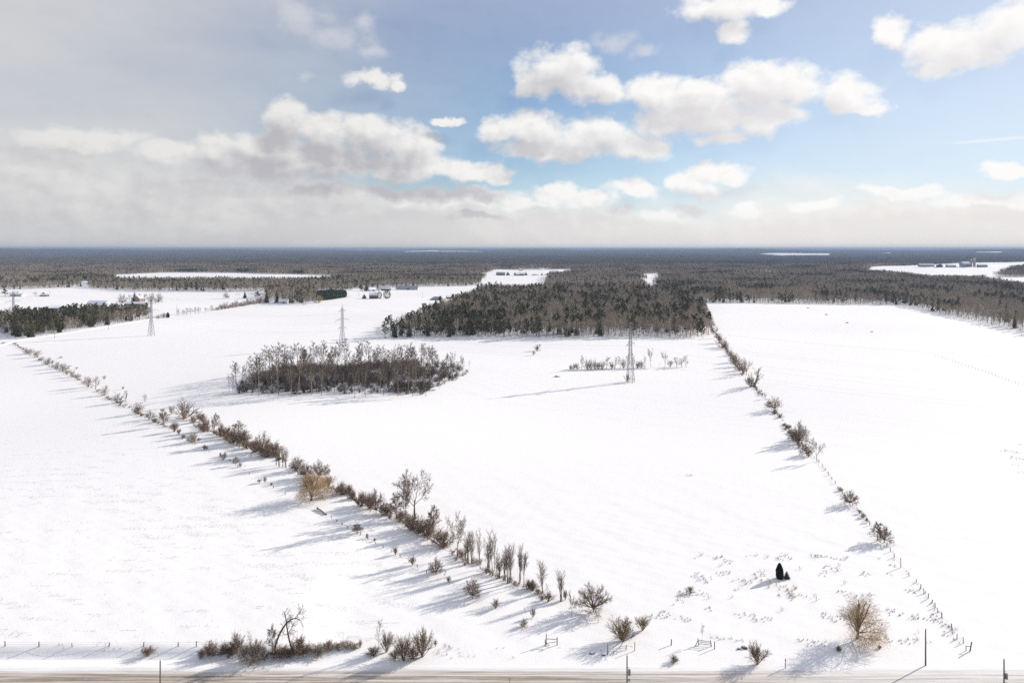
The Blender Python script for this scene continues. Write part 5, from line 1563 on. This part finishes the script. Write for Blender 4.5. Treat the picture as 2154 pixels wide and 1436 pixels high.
R = np.random.default_rng(33)
LEFTF = wpoly([(-300, 1353), (420, 1353), (560, 1350), (830, 1345), (880, 1260), (800, 1180), (640, 1090), (420, 960), (200, 840), (-300, 830)])
rows_y = np.arange(LEFTF[:, 1].min(), LEFTF[:, 1].max(), .76)
S = []
for y in rows_y:
    x = np.arange(LEFTF[:, 0].min(), LEFTF[:, 0].max(), .35) + R.uniform(-.1, .1)
    yy = y + .012 * x + .12 * np.sin(x * .02)
    k = ((field_noise(x * .7, yy * 2.2, 3, 9) + .5 * field_noise(x, yy, 4, 40) > 1.0) & (R.random(len(x)) < .65)) | (R.random(len(x)) < .012)
    S.append(np.column_stack([x[k], yy[k] + R.normal(0, .06, k.sum())]))
S = np.concatenate(S); S = S[inside(LEFTF, S[:, 0], S[:, 1])]
S = S[R.random(len(S)) < np.clip(1.15 - (S[:, 1] - 150) / 190, .06, 1)]
stalks(with_z(S), .12, .32, .055, M_WEED, 'crop_stubble', 'tips of crop stubble poking through snow in broken rows on the left field', 1)
WEEDY = wpoly([(1435, 1225), (1460, 1170), (1640, 1163), (1880, 1175), (1960, 1270), (2010, 1330), (1960, 1352), (1700, 1362), (1430, 1340), (1330, 1310), (1420, 1270)])
Wp = jitter(WEEDY, .9, 44)
k = (field_noise(Wp[:, 0], Wp[:, 1], 8, 10) + .4 * field_noise(Wp[:, 0], Wp[:, 1], 9, 40) > .7) & (R.random(len(Wp)) < .6)
stalks(with_z(Wp[k]), .2, .6, .05, M_WEED, 'weed_stalks', 'grey weed stalks scattered over the snowy corner beside the road', 2, .5, 4)
tan = [gpt(x + R.normal(0, 12), y + R.normal(0, 5)) for x, y in ((1630, 1228), (1665, 1245), (1605, 1213), (1680, 1255), (1570, 1222), (1655, 1240)) for _ in range(9)]
stalks(np.array(tan), .4, .9, .03, M_STRAW, 'dry_grass', 'straw-coloured dry grass below the columnar cedar', 3, .45, 7)
EDGE = wpoly([(-200, 1372), (-200, 1353), (420, 1357), (940, 1355), (1200, 1358), (1420, 1365), (1420, 1380), (900, 1385), (420, 1380)])
Ep = jitter(EDGE, 1.1, 46); k = (field_noise(Ep[:, 0], Ep[:, 1], 18, 8) > .75) & (R.random(len(Ep)) < .6)
stalks(with_z(Ep[k]), .25, .8, .022, M_WEED, 'verge_weeds', 'thin weeds along the roadside bank', 4, .35, 5)
STRIP = wpoly([(440, 955), (520, 1000), (660, 1075), (820, 1160), (980, 1250), (1150, 1340), (1400, 1345), (1230, 1290), (1080, 1240), (900, 1140), (740, 1060), (600, 990)])
Sp = jitter(STRIP, 1.5, 48); k = (field_noise(Sp[:, 0], Sp[:, 1], 28, 12) > 1.0) & (R.random(len(Sp)) < .6)
stalks(with_z(Sp[k]), .15, .6, .03, M_WEED, 'strip_weeds', 'weeds poking through the snow along the middle hedgerow', 5, .45, 5)
RW = wpoly([(2085, 950), (2154, 932), (2300, 940), (2300, 1020), (2154, 1005), (2110, 985)])
Rp = jitter(RW, 1.3, 49); k = (field_noise(Rp[:, 0], Rp[:, 1], 38, 9) > .8)
stalks(with_z(Rp[k]), .15, .55, .04, M_WEED, 'field_edge_weeds', 'patch of weeds at the right picture edge', 6, .5, 5)
# weeds along the right fence
Fp = []
for a, b in zip(right_posts, right_posts[1:]):
    for t in np.linspace(0, 1, 7):
        q = gpt(a[0] + (b[0] - a[0]) * t, a[1] + (b[1] - a[1]) * t)
        if R.random() < .28: Fp.append(q[:2] + R.normal(0, .5, 2))
stalks(with_z(np.array(Fp)), .3, .9, .03, M_WEED, 'fence_weeds', 'weeds growing along the right fence', 7, .4, 4)

row([(1540, 1256, 1249, 12, 'weed'), (1615, 1172, 1166, 14, 'weed'), (1717, 1171, 1165, 12, 'weed'), (1682, 1196, 1189, 12, 'weed'), (1762, 1200, 1193, 16, 'weed'), (1765, 1190, 1182, 8, 'weed'), (1713, 1255, 1246, 10, 'weed'), (1717, 1262, 1252, 14, 'weed'),
     (1776, 1228, 1218, 12, 'weed'), (1826, 1252, 1246, 10, 'weed'), (1645, 1284, 1276, 12, 'weed'), (1490, 1258, 1249, 12, 'weed'), (1922, 1298, 1290, 10, 'weed'), (1932, 1330, 1322, 10, 'weed'), (1570, 1227, 1218, 14, 'weed'), (1516, 1190, 1184, 12, 'weed'), (1475, 1168, 1161, 16, 'weed')],
    'in the snowy corner by the road', 'from the road', 'weed clumps in the snowy corner')

# ------------------------------------------------------------------ air
def haze_box():
    m = bpy.data.materials.new('haze')
    m.use_nodes = True
    t = NT(m.node_tree)
    m.node_tree.nodes.clear()
    v = t.n('ShaderNodeVolumePrincipled')
    v.inputs['Color'].default_value = (.33, .43, .62, 1)
    v.inputs['Density'].default_value = HAZE
    v.inputs['Anisotropy'].default_value = .1
    t.put(t.n('ShaderNodeOutputMaterial').inputs['Volume'], v.outputs[0])
    mb = MB().box((0, 29000, 56), (84000, 66000, 124))
    o = mb.obj('haze', m, label='thin blue winter haze over the far forest', cat='haze', kind='stuff')
    return o


HAZE = 7.0e-5
haze_box()
